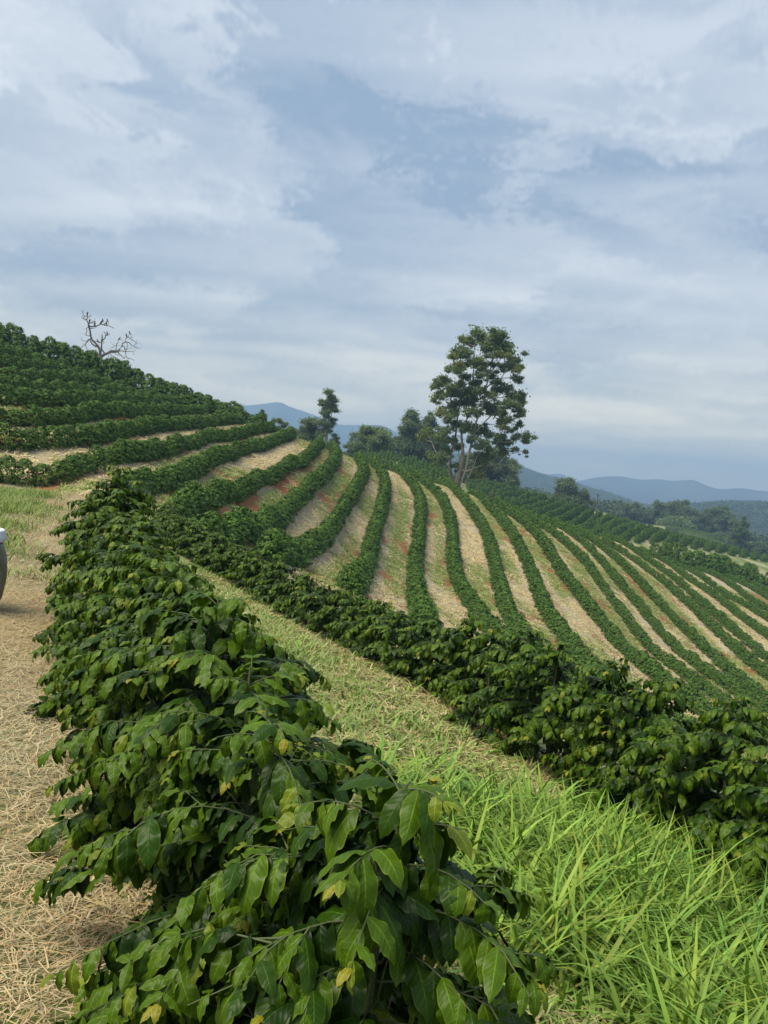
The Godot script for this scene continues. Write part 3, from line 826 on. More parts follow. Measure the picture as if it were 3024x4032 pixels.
func setup_materials() -> void:
	var ground := tinted(0.95, 0.25)
	ground.albedo_texture = noise_texture(2, 0.05, Color(0.62, 0.6, 0.58), Color(1, 1, 1))
	ground.uv1_triplanar = true
	ground.uv1_world_triplanar = true
	ground.uv1_scale = Vector3(0.7, 0.7, 0.7)
	mat.ground = ground
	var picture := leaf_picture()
	var bumps := leaf_relief()
	var tones := {"leaf_dark": Color(0.024, 0.066, 0.006), "leaf_mid": Color(0.047, 0.115, 0.007), "leaf_light": Color(0.125, 0.235, 0.012), "leaf_young": Color(0.27, 0.36, 0.035), "leaf_gold": Color(0.42, 0.40, 0.04)}
	for k in tones:
		var m := plain(tones[k], 0.38)
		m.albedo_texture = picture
		m.normal_enabled = true
		m.normal_texture = bumps
		m.normal_scale = 1.3
		m.metallic_specular = 0.3
		m.backlight_enabled = true
		m.backlight = Color(0.56, 0.6, 0.12)
		mat[k] = m
	var mass := tinted(0.38, 0.3)
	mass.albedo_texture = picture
	mass.normal_enabled = true
	mass.normal_texture = bumps
	mass.normal_scale = 1.3
	mass.backlight_enabled = true
	mass.backlight = Color(0.56, 0.6, 0.12)
	mat.leaf_mass = mass
	var hedge := tinted(0.55, 0.3)
	hedge.backlight_enabled = true
	hedge.backlight = Color(0.3, 0.36, 0.12)
	mat.hedge = hedge
	var grass := tinted(0.6, 0.4)
	grass.backlight_enabled = true
	grass.backlight = Color(0.5, 0.56, 0.2)
	mat.grass = grass
	mat.straw = tinted(0.85, 0.3)
	mat.tree_leaf = []
	for c in [Color(0.052, 0.088, 0.028), Color(0.075, 0.12, 0.034), Color(0.13, 0.155, 0.034), Color(0.062, 0.09, 0.04)]:
		var m := plain(c, 0.6)
		m.backlight_enabled = true
		m.backlight = Color(0.4, 0.46, 0.16)
		mat.tree_leaf.append(m)
	mat.hill_tree = tinted(0.8, 0.3)
	var bark := plain(Color(0.40, 0.34, 0.27), 0.9)
	bark.albedo_texture = noise_texture(21, 0.03, Color(0.5, 0.46, 0.42), Color(1, 1, 1), 256)
	bark.uv1_triplanar = true
	bark.uv1_scale = Vector3(0.8, 0.12, 0.8)
	mat.bark = bark
	mat.pale_bark = bark.duplicate()
	mat.pale_bark.albedo_color = Color(0.56, 0.52, 0.45).linear_to_srgb()
	mat.dead_bark = plain(Color(0.13, 0.115, 0.105), 0.95)
	var twig := plain(Color(0.075, 0.095, 0.035), 0.8)
	mat.twig = twig
	mat.trunk = plain(Color(0.14, 0.11, 0.08), 0.9)
	mat.feather = plain(Color(0.012, 0.012, 0.014), 0.7)
	mat.hill = tinted(0.95, 0.2)
	mat.white_plastic = plain(Color(0.74, 0.76, 0.80), 0.35)
	var drum := plain(Color(0.40, 0.41, 0.38), 0.5)
	drum.albedo_texture = noise_texture(31, 0.012, Color(0.62, 0.6, 0.48), Color(1, 1, 1), 256)
	drum.uv1_triplanar = true
	mat.drum = drum
	mat.pole = plain(Color(0.1, 0.09, 0.085), 0.9)
	mat.clay_roof = plain(Color(0.5, 0.2, 0.09), 0.85)
	mat.plaster = plain(Color(0.5, 0.45, 0.38), 0.9)
	mat.door = plain(Color(0.12, 0.08, 0.06), 0.8)


# ---------------------------------------------------------------- far hills

func hill_height(top: Vector3, q: Vector3, s: float, foot: float, bumps: float) -> float:
	return lerpf(top.y, foot, pow(absf(s), 1.25)) + noise.get_noise_2d(q.x * bumps, q.z * bumps) * (top.y - foot) * 0.28 * sin(PI * minf(absf(s) * 1.2, 1.0))


func hill(ridge: Array, reach: float, label: String, tone: Color, bumps: float, foot: float) -> void:
	var n := ridge.size() / 3
	var cols := 160
	var rows := 26
	var v := PackedVector3Array()
	var c := PackedColorArray()
	for i in cols:
		var f := float(i) / (cols - 1) * (n - 1)
		var k := mini(int(f), n - 2)
		var t := f - k
		var p := []
		for d in 3:
			var a: float = ridge[maxi(k - 1, 0) * 3 + d]
			var e: float = ridge[mini(k + 2, n - 1) * 3 + d]
			p.append(cubic_interpolate(ridge[k * 3 + d], ridge[k * 3 + 3 + d], a, e, t))
		var top := Vector3(p[0], p[1], p[2])
		var out := Vector3(top.x, 0.0, top.z).normalized()
		for j in rows:
			var s := float(j) / (rows - 1) * 2.0 - 1.0
			var q := top + out * s * reach
			q.y = hill_height(top, q, s, foot, bumps)
			v.append(q)
			var w := noise.get_noise_2d(q.x * bumps * 2.5, q.z * bumps * 2.5)
			c.append(tone * (1.0 + w * 0.9))
	var index := PackedInt32Array()
	for i in cols - 1:
		for j in rows - 1:
			var a := i * rows + j
			index.append_array([a, a + 1, a + rows, a + rows, a + 1, a + rows + 1])
	var o := part(numbered("hill"), built(v, index, c), mat.hill, self)
	tag(o, label, "", "", "structure")


func build_hills() -> void:
	hill(LEFT_MOUNTAIN, 1100.0, "blue mountain beyond the thin eucalyptus", Color(0.055, 0.062, 0.05), 0.06, -70.0)
	hill(RIGHT_MOUNTAIN, 1000.0, "long blue mountain across the valley", Color(0.055, 0.062, 0.05), 0.06, -70.0)
	hill(BACK_MOUNTAIN, 900.0, "small blue summit behind the long mountain", Color(0.055, 0.062, 0.05), 0.06, -70.0)
	hill(WOODED_HILL, 420.0, "wooded hill sloping down towards the valley", Color(0.05, 0.08, 0.035), 0.2, -75.0)
	hill(PLATEAU, 300.0, "low wooded plateau across the valley", Color(0.045, 0.075, 0.03), 0.25, -70.0)


# ---------------------------------------------------------------- coffee leaves and shrubs

func leaf_mesh(length: float, width: float, along: int, across: int, droop: float, wave: float, fold: float, phase: float) -> ArrayMesh:
	var v := PackedVector3Array()
	var uv := PackedVector2Array()
	var y := 0.0
	var z := 0.0
	for j in along + 1:
		var s := float(j) / along
		var ang := droop * s
		if j:
			z += cos(ang) * length / along
			y -= sin(ang) * length / along
		var w := width * 0.5 * (pow(sin(PI * pow(s, 0.82)), 0.8) * (1.0 - 0.2 * s) + 0.02)
		if s > 0.88:
			w = minf(w, width * 0.5 * (1.02 - s) * 1.9)
		for i in across + 1:
			var t := float(i) / across * 2.0 - 1.0
			var lift := -fold * absf(t) * w + wave * w * t * t * sin(s * 19.0 + phase + signf(t) * 1.3)
			v.append(Vector3(t * w, y + lift, z))
			uv.append(Vector2(t * 0.5 + 0.5, s))
	var index := PackedInt32Array()
	for j in along:
		for i in across:
			var a := j * (across + 1) + i
			index.append_array([a, a + across + 1, a + 1, a + 1, a + across + 1, a + across + 2])
	return built(v, index, PackedColorArray(), uv)


func setup_leaves() -> void:
	for i in 6:
		leaf_shapes.append(leaf_mesh(1.0, [0.43, 0.47, 0.41, 0.45, 0.48, 0.42][i], 18, 4, [1.35, 1.7, 1.0, 1.5, 1.15, 0.8][i], [0.18, 0.24, 0.2, 0.26, 0.16, 0.22][i], [0.3, 0.2, 0.42, 0.26, 0.16, 0.36][i], i * 1.7))
	low_leaf = leaf_mesh(1.0, 0.44, 3, 2, 0.7, 0.0, 0.25, 0.0)
	for i in 6:
		shrub_shapes.append(field_shrub(100 + i, Color(0.045, 0.105, 0.014), Color(0.092, 0.175, 0.022)))
	for i in 5:
		clump_shapes.append(leaf_clump(200 + i, 320, 0.3, 0.085))


# [branches, leaves]: leaves are [transform, tone 0 dark .. 4 gold]
func grow(rg: RandomNumberGenerator, tall: float, wide: float, leaf_size: float, keep: float) -> Array:
	var branches := []
	var leaves := []
	var turn := rg.randf() * TAU
	var lean := Vector3(rg.randf_range(-0.08, 0.08), 0, rg.randf_range(-0.08, 0.08))
	var stem := PackedVector3Array()
	for i in 7:
		var k := i / 6.0
		stem.append(Vector3(0, k * tall, 0) + lean * k + Vector3(sin(k * 5.0 + turn), 0, cos(k * 4.0 + turn)) * 0.02)
	branches.append([stem, 0.02, 0.004])
	var y := 0.16
	while y < tall:
		var k := y / tall
		turn += PI * 0.5 + rg.randf_range(-0.35, 0.35)
		for side in 2:
			if rg.randf() > keep:
				continue
			var az := turn + side * PI + rg.randf_range(-0.3, 0.3)
			var dir := Vector3(cos(az), 0, sin(az))
			var length := wide * clampf(0.86 + 0.75 * k - 1.45 * k * k, 0.16, 1.2) * rg.randf_range(0.72, 1.15)
			var rise := lerpf(0.10, 0.62, k) + rg.randf_range(-0.08, 0.12)
			var sag := rg.randf_range(0.32, 0.62)
			var root := Vector3(0, y, 0) + lean * k
			var path := PackedVector3Array()
			for i in 6:
				var s := i / 5.0
				path.append(root + dir * length * s + Vector3.UP * length * (rise * s - sag * s * s))
			branches.append([path, 0.0028, 0.0013])
			leafy(rg, leaves, root, dir, length, rise, sag, 0.28 - 0.18 * k, leaf_size, k)
			if length > 0.34:
				for twig in 4:
					if rg.randf() < 0.7:
						var at_s := rg.randf_range(0.35, 0.85)
						var from := root + dir * length * at_s + Vector3.UP * length * (rise * at_s - sag * at_s * at_s)
						var turned := dir.rotated(Vector3.UP, rg.randf_range(0.45, 1.0) * (1.0 if rg.randf() < 0.5 else -1.0))
						var short := rg.randf_range(0.14, 0.3)
						var lift := rg.randf_range(0.0, 0.4)
						leafy(rg, leaves, from, turned, short, lift, 0.5, 0.2, leaf_size, k)
						branches.append([PackedVector3Array([from, from + turned * short * 0.5 + Vector3.UP * short * (lift * 0.5 - 0.12), from + turned * short + Vector3.UP * short * (lift - 0.5)]), 0.0026, 0.0014])
			if rg.randf() < 0.6 and k > 0.25:
				for f in [-1.0, 1.0]:
					var d: Vector3 = (along_tip(dir, rise, sag) + dir.cross(Vector3.UP) * f * 0.35 + Vector3.UP * rg.randf_range(0.2, 0.9)).normalized()
					var n := (Vector3.UP + dir * 0.2)
					n = (n - d * n.dot(d)).normalized()
					var size := leaf_size * rg.randf_range(0.28, 0.5)
					leaves.append([Transform3D(Basis(n.cross(d), n, d).scaled_local(Vector3(size, size, size)), path[5]), 4 if rg.randf() < 0.35 else 3])
		y += 0.046
	return [branches, leaves]


# pairs of leaves along a twig, arching out and hanging
func leafy(rg: RandomNumberGenerator, leaves: Array, root: Vector3, dir: Vector3, length: float, rise: float, sag: float, start: float, leaf_size: float, k: float) -> void:
	var s := start
	var gap := leaf_gap / length
	while s <= 1.0:
		var at := root + dir * length * s + Vector3.UP * length * (rise * s - sag * s * s)
		var along := (dir + Vector3.UP * (rise - 2.0 * sag * s)).normalized()
		var tip := (1.0 - s) * length
		var size := leaf_size * rg.randf_range(0.62, 1.24) * clampf(0.55 + tip * 3.8, 0.5, 1.0)
		for f in [-1.0, 1.0]:
			if rg.randf() < 0.06:
				continue
			var across: Vector3 = along.cross(Vector3.UP).normalized() * f
			var d: Vector3 = (across * rg.randf_range(0.25, 0.95) + along * rg.randf_range(0.15, 0.95) + Vector3.UP * rg.randf_range(-0.85, 0.3)).normalized()
			var n: Vector3 = Vector3.UP * 1.2 + dir * rg.randf_range(0.1, 0.5) + across * rg.randf_range(0.0, 0.45) + Vector3(rg.randf_range(-0.35, 0.35), 0, rg.randf_range(-0.35, 0.35))
			n = (n - d * n.dot(d)).normalized()
			var b := Basis(n.cross(d), n, d).scaled_local(Vector3(size, size, size))
			var tone := 0
			var dice := rg.randf()
			if tip < 0.05:
				tone = 3 if dice < 0.2 else 2
			elif tip < 0.16:
				tone = 2 if dice < 0.6 else 1
			else:
				tone = 2 if dice < 0.14 else 1 if dice < 0.5 else 0
			leaves.append([Transform3D(b, at), tone])
		s += gap * rg.randf_range(0.8, 1.25)


func along_tip(dir: Vector3, rise: float, sag: float) -> Vector3:
	return (dir + Vector3.UP * (rise - 2.0 * sag)).normalized()


func wood_mesh(branches: Array, sides := 5) -> ArrayMesh:
	var v := PackedVector3Array()
	var index := PackedInt32Array()
	for b in branches:
		var radii := PackedFloat32Array()
		for i in b[0].size():
			radii.append(lerpf(b[1], b[2], float(i) / (b[0].size() - 1)))
		tube(v, index, b[0], radii, sides)
	return built(v, index)


func coffee_shrub(at: Vector3, seed_: int, tall: float, wide: float, single: int, label: String, group: String, keep := 0.8) -> void:
	var rg := RandomNumberGenerator.new()
	rg.seed = seed_
	var o := thing("coffee_shrub", at, label, "shrub", group)
	var g := grow(rg, tall, wide, 0.128, keep)
	part("stem", wood_mesh(g[0]), mat.twig, o)
	var leaves: Array = g[1]
	var eye := -at
	eye.y = minf(eye.y, 2.6)
	leaves.sort_custom(func(a, b): return a[0].origin.distance_squared_to(eye) < b[0].origin.distance_squared_to(eye))
	var tones := ["leaf_dark", "leaf_mid", "leaf_light", "leaf_young", "leaf_gold"]
	var places: Array[Transform3D] = []
	var tints := PackedColorArray()
	for i in leaves.size():
		var l: Array = leaves[i]
		if i < single:
			part("leaf", leaf_shapes[rg.randi() % 6], mat[tones[l[1]]], o, l[0])
		else:
			places.append(l[0])
			var c: Color = mat[tones[l[1]]].albedo_color.srgb_to_linear()
			tints.append(c * rg.randf_range(0.8, 1.2))
	if places.size():
		scatter("leaf_mass", leaf_shapes[rg.randi() % 6], mat.leaf_mass, places, tints, o)


func field_shrub(seed_: int, deep: Color, fresh: Color) -> ArrayMesh:
	var rg := RandomNumberGenerator.new()
	rg.seed = seed_
	var v := PackedVector3Array()
	var index := PackedInt32Array()
	var c := PackedColorArray()
	# tiers of drooping twig ends on the outside of a rounded column one metre tall and about 0.9 wide
	for i in 185:
		var k := rg.randf()
		var az := rg.randf() * TAU
		var rad := 0.47 * sqrt(maxf(0.02, 1.0 - pow(k, 3.2))) * (0.82 + 0.18 * sin(PI * minf(k * 1.6, 1.0))) * rg.randf_range(0.74, 1.1)
		var root := Vector3(cos(az) * rad, 0.06 + k * 0.92, sin(az) * rad)
		var out := Vector3(cos(az), 0.0, sin(az))
		var tint := deep.lerp(fresh, rg.randf()) * rg.randf_range(0.75, 1.2)
		for j in 7:
			var d := (out * rg.randf_range(0.2, 0.8) + out.cross(Vector3.UP) * rg.randf_range(-0.9, 0.9) + Vector3.DOWN * rg.randf_range(-0.1, 0.9)).normalized()
			var n := Vector3.UP + out * 0.6 + Vector3(rg.randf_range(-0.3, 0.3), 0, rg.randf_range(-0.3, 0.3))
			n = (n - d * n.dot(d)).normalized()
			var x := n.cross(d)
			var size := rg.randf_range(0.085, 0.125)
			var at := root + Vector3(rg.randf_range(-0.05, 0.05), rg.randf_range(-0.03, 0.03), rg.randf_range(-0.05, 0.05))
			var a := v.size()
			v.append_array([at, at + d * size * 0.5 + x * size * 0.25 - n * size * 0.04, at + d * size * 0.5 - x * size * 0.25 - n * size * 0.04, at + d * size - n * size * 0.22])
			index.append_array([a, a + 1, a + 3, a, a + 3, a + 2])
			var w := tint * rg.randf_range(0.85, 1.15)
			c.append_array([w, w, w, w])
	return built(v, index, c)


func build_row_one_and_two() -> void:
	var rg := RandomNumberGenerator.new()
	rg.seed = 41
	leaf_gap = 0.029
	var p := smooth_path(ROW_ONE, 0.6)
	for i in p.size():
		var last := i == p.size() - 1
		var at := on_ground(p[i].x + rg.randf_range(-0.05, 0.05), p[i].y, -0.02)
		var label := "glossy coffee shrub in the straw path hedge, %s from its tall far end" % ordinal(p.size() - i)
		if last:
			label = "tallest coffee shrub at the far end of the hedge along the straw path"
		var tall := rg.randf_range(1.22, 1.4)
		if last:
			tall = 1.75
		elif i == p.size() - 2:
			tall = 1.5
		coffee_shrub(at, 500 + i, tall, rg.randf_range(0.62, 0.74) * (1.22 if last else 1.0), 290, label, "coffee shrubs of the hedge beside the path", 0.86)
	leaf_gap = 0.035
	p = smooth_path(ROW_TWO, 0.62)
	for i in p.size():
		var at := on_ground(p[i].x + rg.randf_range(-0.08, 0.08), p[i].y, -0.02)
		var near := at.length() < 9.0
		coffee_shrub(at, 700 + i, rg.randf_range(1.2, 1.42) * lerpf(1.0, 0.68, smoothstep(-5.5, -11.0, p[i].y)), rg.randf_range(0.6, 0.72) * lerpf(1.0, 0.86, smoothstep(-5.5, -11.0, p[i].y)), 140 if near else 40, "coffee shrub in the lower hedge beyond the tall green grass", "coffee shrubs of the lower hedge", 0.8)


func hedge_row(path: PackedVector2Array, label: String, group: String, tall: float, wide: float, seed_: int, called := "coffee_row", heights := PackedFloat32Array(), loose := 0.1) -> void:
	var rg := RandomNumberGenerator.new()
	rg.seed = seed_
	var mid := path[path.size() / 2]
	var base := on_ground(mid.x, mid.y)
	var o := thing(called, base, label, "hedge row", group)
	for i in path.size():
		if rg.randf() < 0.02 or absf(path[i].x) > absf(path[i].y) * 0.62 + 4.0:
			continue
		var t := tall * rg.randf_range(0.8, 1.2)
		if heights.size():
			t = heights[i] * rg.randf_range(0.86, 1.1)
		var w := wide * rg.randf_range(0.88, 1.14)
		var at := on_ground(path[i].x + rg.randf_range(-loose, loose), path[i].y + rg.randf_range(-loose, loose), -0.05)
		var b := Basis(Vector3.UP, rg.randf() * TAU).scaled_local(Vector3(w, t, w))
		part("shrub", shrub_shapes[rg.randi() % 6], mat.hedge, o, Transform3D(b, at - base))


func build_hill_rows() -> void:
	for i in HILL_ROWS.size():
		var upper: bool = i < 12
		var label := "trimmed coffee hedge on the striped hillside, %s row down from the hooked hedge" % ordinal(i - 11)
		var group := "coffee hedges fanning down the hillside"
		if upper:
			label = "dense coffee hedge on the upper slope, %s row up from the hooked hedge" % ordinal(11 - i)
		if i == 11:
			label = "coffee hedge that hooks round into the lower near hedge"
			group = "coffee hedges stacked up the slope below the dead tree"
		hedge_row(smooth_path(HILL_ROWS[i], 0.64), label, group, 1.02 if upper else 1.1 if i < 20 else 0.92, 1.06 if upper else 1.2 if i < 20 else 1.04, 900 + i)
	hedge_row(smooth_path(ROW_THREE, 0.5), "coffee hedge just below the lower near hedge", "", 0.72, 1.0, 980)
	var flat := []
	var hs := []
	for i in range(0, RIDGE_HEDGE.size(), 3):
		flat.append_array([RIDGE_HEDGE[i], RIDGE_HEDGE[i + 1]])
		hs.append(RIDGE_HEDGE[i + 2])
	var path := smooth_path(flat, 0.5)
	var heights := PackedFloat32Array()
	for i in path.size():
		var f := float(i) / (path.size() - 1) * (hs.size() - 1)
		var k := mini(int(f), hs.size() - 2)
		heights.append(lerpf(hs[k], hs[k + 1], f - k) * (0.92 + 0.07 * sin(i * 1.05) + 0.06 * sin(i * 0.47)))
	hedge_row(path, "tall mounded coffee hedge along the ridge under the dead tree", "", 2.5, 1.9, 990, "ridge_hedge", heights, 0.55)
	hedge_row(smooth_path(DARK_HEDGE, 0.7), "tall dark hedge along the far edge of the coffee field", "", 3.3, 2.2, 991, "boundary_hedge", PackedFloat32Array(), 0.6)


func build_far_rows() -> void:
	for i in FAR_ROWS.size():
		hedge_row(smooth_path(FAR_ROWS[i], 0.8), "tall clipped coffee hedge on the slope behind the field", "coffee hedges on the slope behind", 2.15, 1.15, 1100 + i, "coffee_row", PackedFloat32Array(), 0.05)
	for i in 15:
		var x := 64.0 + i * 4.2
		var z := -204.0 - i * 3.0
		var flat := []
		for k in range(-6, 5):
			flat.append_array([x + k * 4.5, z - k * 9.0])
		hedge_row(smooth_path(flat, 1.1), "tall pointed coffee hedge on the lower slope before the eucalyptus trees", "coffee hedges on the lower slope", 1.9, 1.3, 1200 + i, "coffee_row", PackedFloat32Array(), 0.3)
	for i in 9:
		var flat := [112.0 + i * 1.6, -300.0 - i * 5.0, 128.0 + i * 1.6, -297.0 - i * 5.0, 143.0 + i * 1.6, -291.0 - i * 5.0]
		hedge_row(smooth_path(flat, 1.4), "low young coffee row on the pale terraced slope", "young coffee rows on the terraced slope", 0.9, 1.5, 1300 + i, "coffee_row", PackedFloat32Array(), 0.1)
	for i in 8:
		var flat := [136.0, -262.0 - i * 7.0, 150.0, -266.0 - i * 7.0, 170.0, -268.0 - i * 7.0, 195.0, -266.0 - i * 7.0]
		hedge_row(smooth_path(flat, 1.8), "coffee hedge on the low slope beside the small orange-roofed hut", "coffee hedges beside the hut", 2.4, 2.6, 1400 + i)


# ---------------------------------------------------------------- trees

func leaf_clump(seed_: int, count: int, long: float, wide: float) -> ArrayMesh:
	var rg := RandomNumberGenerator.new()
	rg.seed = seed_
	var v := PackedVector3Array()
	var index := PackedInt32Array()
	for i in count:
		var d := Vector3(rg.randfn(), rg.randfn(), rg.randfn()).normalized()
		var at := d * minf(absf(rg.randfn()) * 0.36 + rg.randf() * 0.42, 1.15)
		at.y = at.y * 0.82 if at.y > 0.0 else at.y * 0.7
		at.x *= 1.0 + 0.2 * sin(seed_)
		var hang := (Vector3(rg.randfn(), 0, rg.randfn()) * 0.55 + d * 0.5 + Vector3.DOWN * rg.randf_range(0.2, 1.2)).normalized()
		var x := hang.cross(Vector3(rg.randfn(), rg.randfn(), rg.randfn())).normalized()
		var n := x.cross(hang)
		var l := long * rg.randf_range(0.7, 1.3)
		var w := wide * rg.randf_range(0.7, 1.3)
		var a := v.size()
		v.append_array([at, at + hang * l * 0.45 + x * w - n * l * 0.05, at + hang * l * 0.45 - x * w - n * l * 0.05, at + hang * l - n * l * 0.2])
		index.append_array([a, a + 1, a + 3, a, a + 3, a + 2])
	return built(v, index)


func clump(o: Node, at: Vector3, r: float, rg: RandomNumberGenerator, tone: int) -> void:
	var b := Basis(Vector3.UP, rg.randf() * TAU).scaled_local(Vector3(r, r * rg.randf_range(0.8, 1.05), r))
	part("leaf_clump", clump_shapes[rg.randi() % 5], mat.tree_leaf[tone], o, Transform3D(b, at)).set_meta("kind", "stuff")


func build_big_tree() -> void:
	var rg := RandomNumberGenerator.new()
	rg.seed = 61
	var o := thing("eucalyptus_tree", Vector3(BIG_TREE[0], BIG_TREE[1], BIG_TREE[2]), "tall spreading eucalyptus with pale forked stems behind the coffee field", "tree")
	var bends := []
	for i in BIG_STEMS.size():
		var s: Array = BIG_STEMS[i]
		var path := PackedVector3Array()
		var radii := PackedFloat32Array()
		var n := (s.size() - 2) / 2
		var depth := rg.randf_range(-0.35, 0.35)
		for k in n:
			var y: float = s[3 + k * 2]
			depth += rg.randf_range(-0.35, 0.35) if k else 0.0
			path.append(Vector3(s[2 + k * 2], y, depth))
			radii.append(lerpf(s[0], s[1], float(k) / (n - 1)))
			bends.append(path[k])
		var fine_path := PackedVector3Array()
		var fine_radii := PackedFloat32Array()
		for k in n - 1:
			for q in 3:
				fine_path.append(path[k].cubic_interpolate(path[k + 1], path[maxi(k - 1, 0)], path[mini(k + 2, n - 1)], q / 3.0))
				fine_radii.append(lerpf(radii[k], radii[k + 1], q / 3.0))
		fine_path.append(path[n - 1])
		fine_radii.append(radii[n - 1])
		var v := PackedVector3Array()
		var index := PackedInt32Array()
		tube(v, index, fine_path, fine_radii, 8, 0.35 if i == 0 else 0.1)
		var called := "trunk" if i < 4 else "limb"
		part(called, built(v, index), mat.bark if i < 2 else mat.pale_bark, o)
	var v := PackedVector3Array()
	var index := PackedInt32Array()
	for i in range(0, BIG_CLUMPS.size(), 3):
		var at := Vector3(BIG_CLUMPS[i], BIG_CLUMPS[i + 1], 0.0)
		var r: float = BIG_CLUMPS[i + 2]
		at.z = rg.randf_range(-2.8, 2.8)
		var best := Vector3.ZERO
		var far := 1e9
		for b in bends:
			var d: float = b.distance_to(at) + maxf(0.0, b.y - at.y) * 1.5
			if d < far:
				far = d
				best = b
		var mid := best.lerp(at, 0.5) + Vector3(0, -0.25, 0)
		tube(v, index, PackedVector3Array([best, mid, at]), PackedFloat32Array([0.05, 0.04, 0.015]), 5)
		var young := rg.randf() < 0.3
		clump(o, at, r * 1.5, rg, 2 if young else 1 if rg.randf() < 0.5 else 0)
		for k in 3:
			clump(o, at + Vector3(rg.randfn() * 0.75, rg.randfn() * 0.6 - 0.2, rg.randfn() * 0.9) * r, r * rg.randf_range(0.6, 0.9), rg, 2 if young else 0)
	part("twigs", built(v, index), mat.pale_bark, o)


func tree(at: Vector3, tall: float, half: float, kind: String, seed_: int, label: String, group: String) -> void:
	var rg := RandomNumberGenerator.new()
	rg.seed = seed_
	var o := thing("tree" if kind != "tall" and kind != "thin" else "eucalyptus_tree", at, label, "tree", group)
	var v := PackedVector3Array()
	var index := PackedInt32Array()
	var low := 0.2
	var tufts := 13
	var size := 0.48
	if kind == "umbrella":
		low = 0.55
		tufts = 15
	elif kind == "thin":
		low = 0.28
		tufts = 12
		size = 0.36
	elif kind == "tall":
		low = 0.12
		tufts = 22
		size = 0.46
	elif kind == "airy":
		low = 0.4
		tufts = 8
	elif kind == "dark":
		low = 0.05
	var trunk := PackedVector3Array()
	for i in 6:
		var k := i / 5.0
		trunk.append(Vector3(sin(k * 3.0 + seed_) * 0.06 * half, k * tall * 0.86 - 0.3, cos(k * 4.0 + seed_) * 0.06 * half))
	tube(v, index, trunk, PackedFloat32Array([tall * 0.022, tall * 0.02, tall * 0.016, tall * 0.012, tall * 0.008, tall * 0.004]), 6)
	for i in tufts:
		var k := lerpf(low, 0.95, (i + rg.randf_range(0.2, 0.8)) / tufts)
		var f := (k - low) / (1.0 - low)
		var wide := half * sqrt(clampf(1.0 - pow(f * 1.7 - 0.75, 2.0), 0.06, 1.0))
		if kind == "umbrella":
			wide = half * sqrt(clampf(1.0 - pow(f, 2.2), 0.04, 1.0))
		elif kind == "thin":
			wide = half * (0.75 - 0.2 * f)
		elif kind == "tall":
			wide = half * (0.4 + 0.6 * sin(PI * pow(clampf(f + 0.16, 0.0, 1.0), 0.85)))
		var az := i * 2.399 + rg.randf_range(-0.5, 0.5)
		var r := half * size * rg.randf_range(0.75, 1.25)
		var out := sqrt(rg.randf_range(0.2, 1.0)) * maxf(0.0, wide - r * 0.7)
		var p := Vector3(cos(az) * out, k * tall - r * 0.4, sin(az) * out)
		var root := Vector3(0, maxf(0.1, k - 0.2) * tall * 0.86, 0)
		tube(v, index, PackedVector3Array([root, root.lerp(p, 0.55) + Vector3(0, -0.1, 0), p]), PackedFloat32Array([tall * 0.007, tall * 0.005, tall * 0.002]), 5)
		var tone := 3 if rg.randf() < 0.6 else 0
		if kind == "umbrella" or kind == "airy":
			tone = 1
		for c in 5:
			var q := Vector3(rg.randfn(), rg.randfn() * (0.75 if kind != "umbrella" else 0.35), rg.randfn()) * r * 0.52
			clump(o, p + q, r * rg.randf_range(0.55, 0.85), rg, tone)
	part("trunk", built(v, index), mat.trunk if kind != "thin" else mat.pale_bark, o)


func build_trees() -> void:
	for i in TREES.size():
		var t: Array = TREES[i]
		tree(on_ground(t[0], t[1]), t[2], t[3], t[4], 1500 + i, t[5], "trees on the far slope" if t[1] < -270.0 else "trees beyond the field")


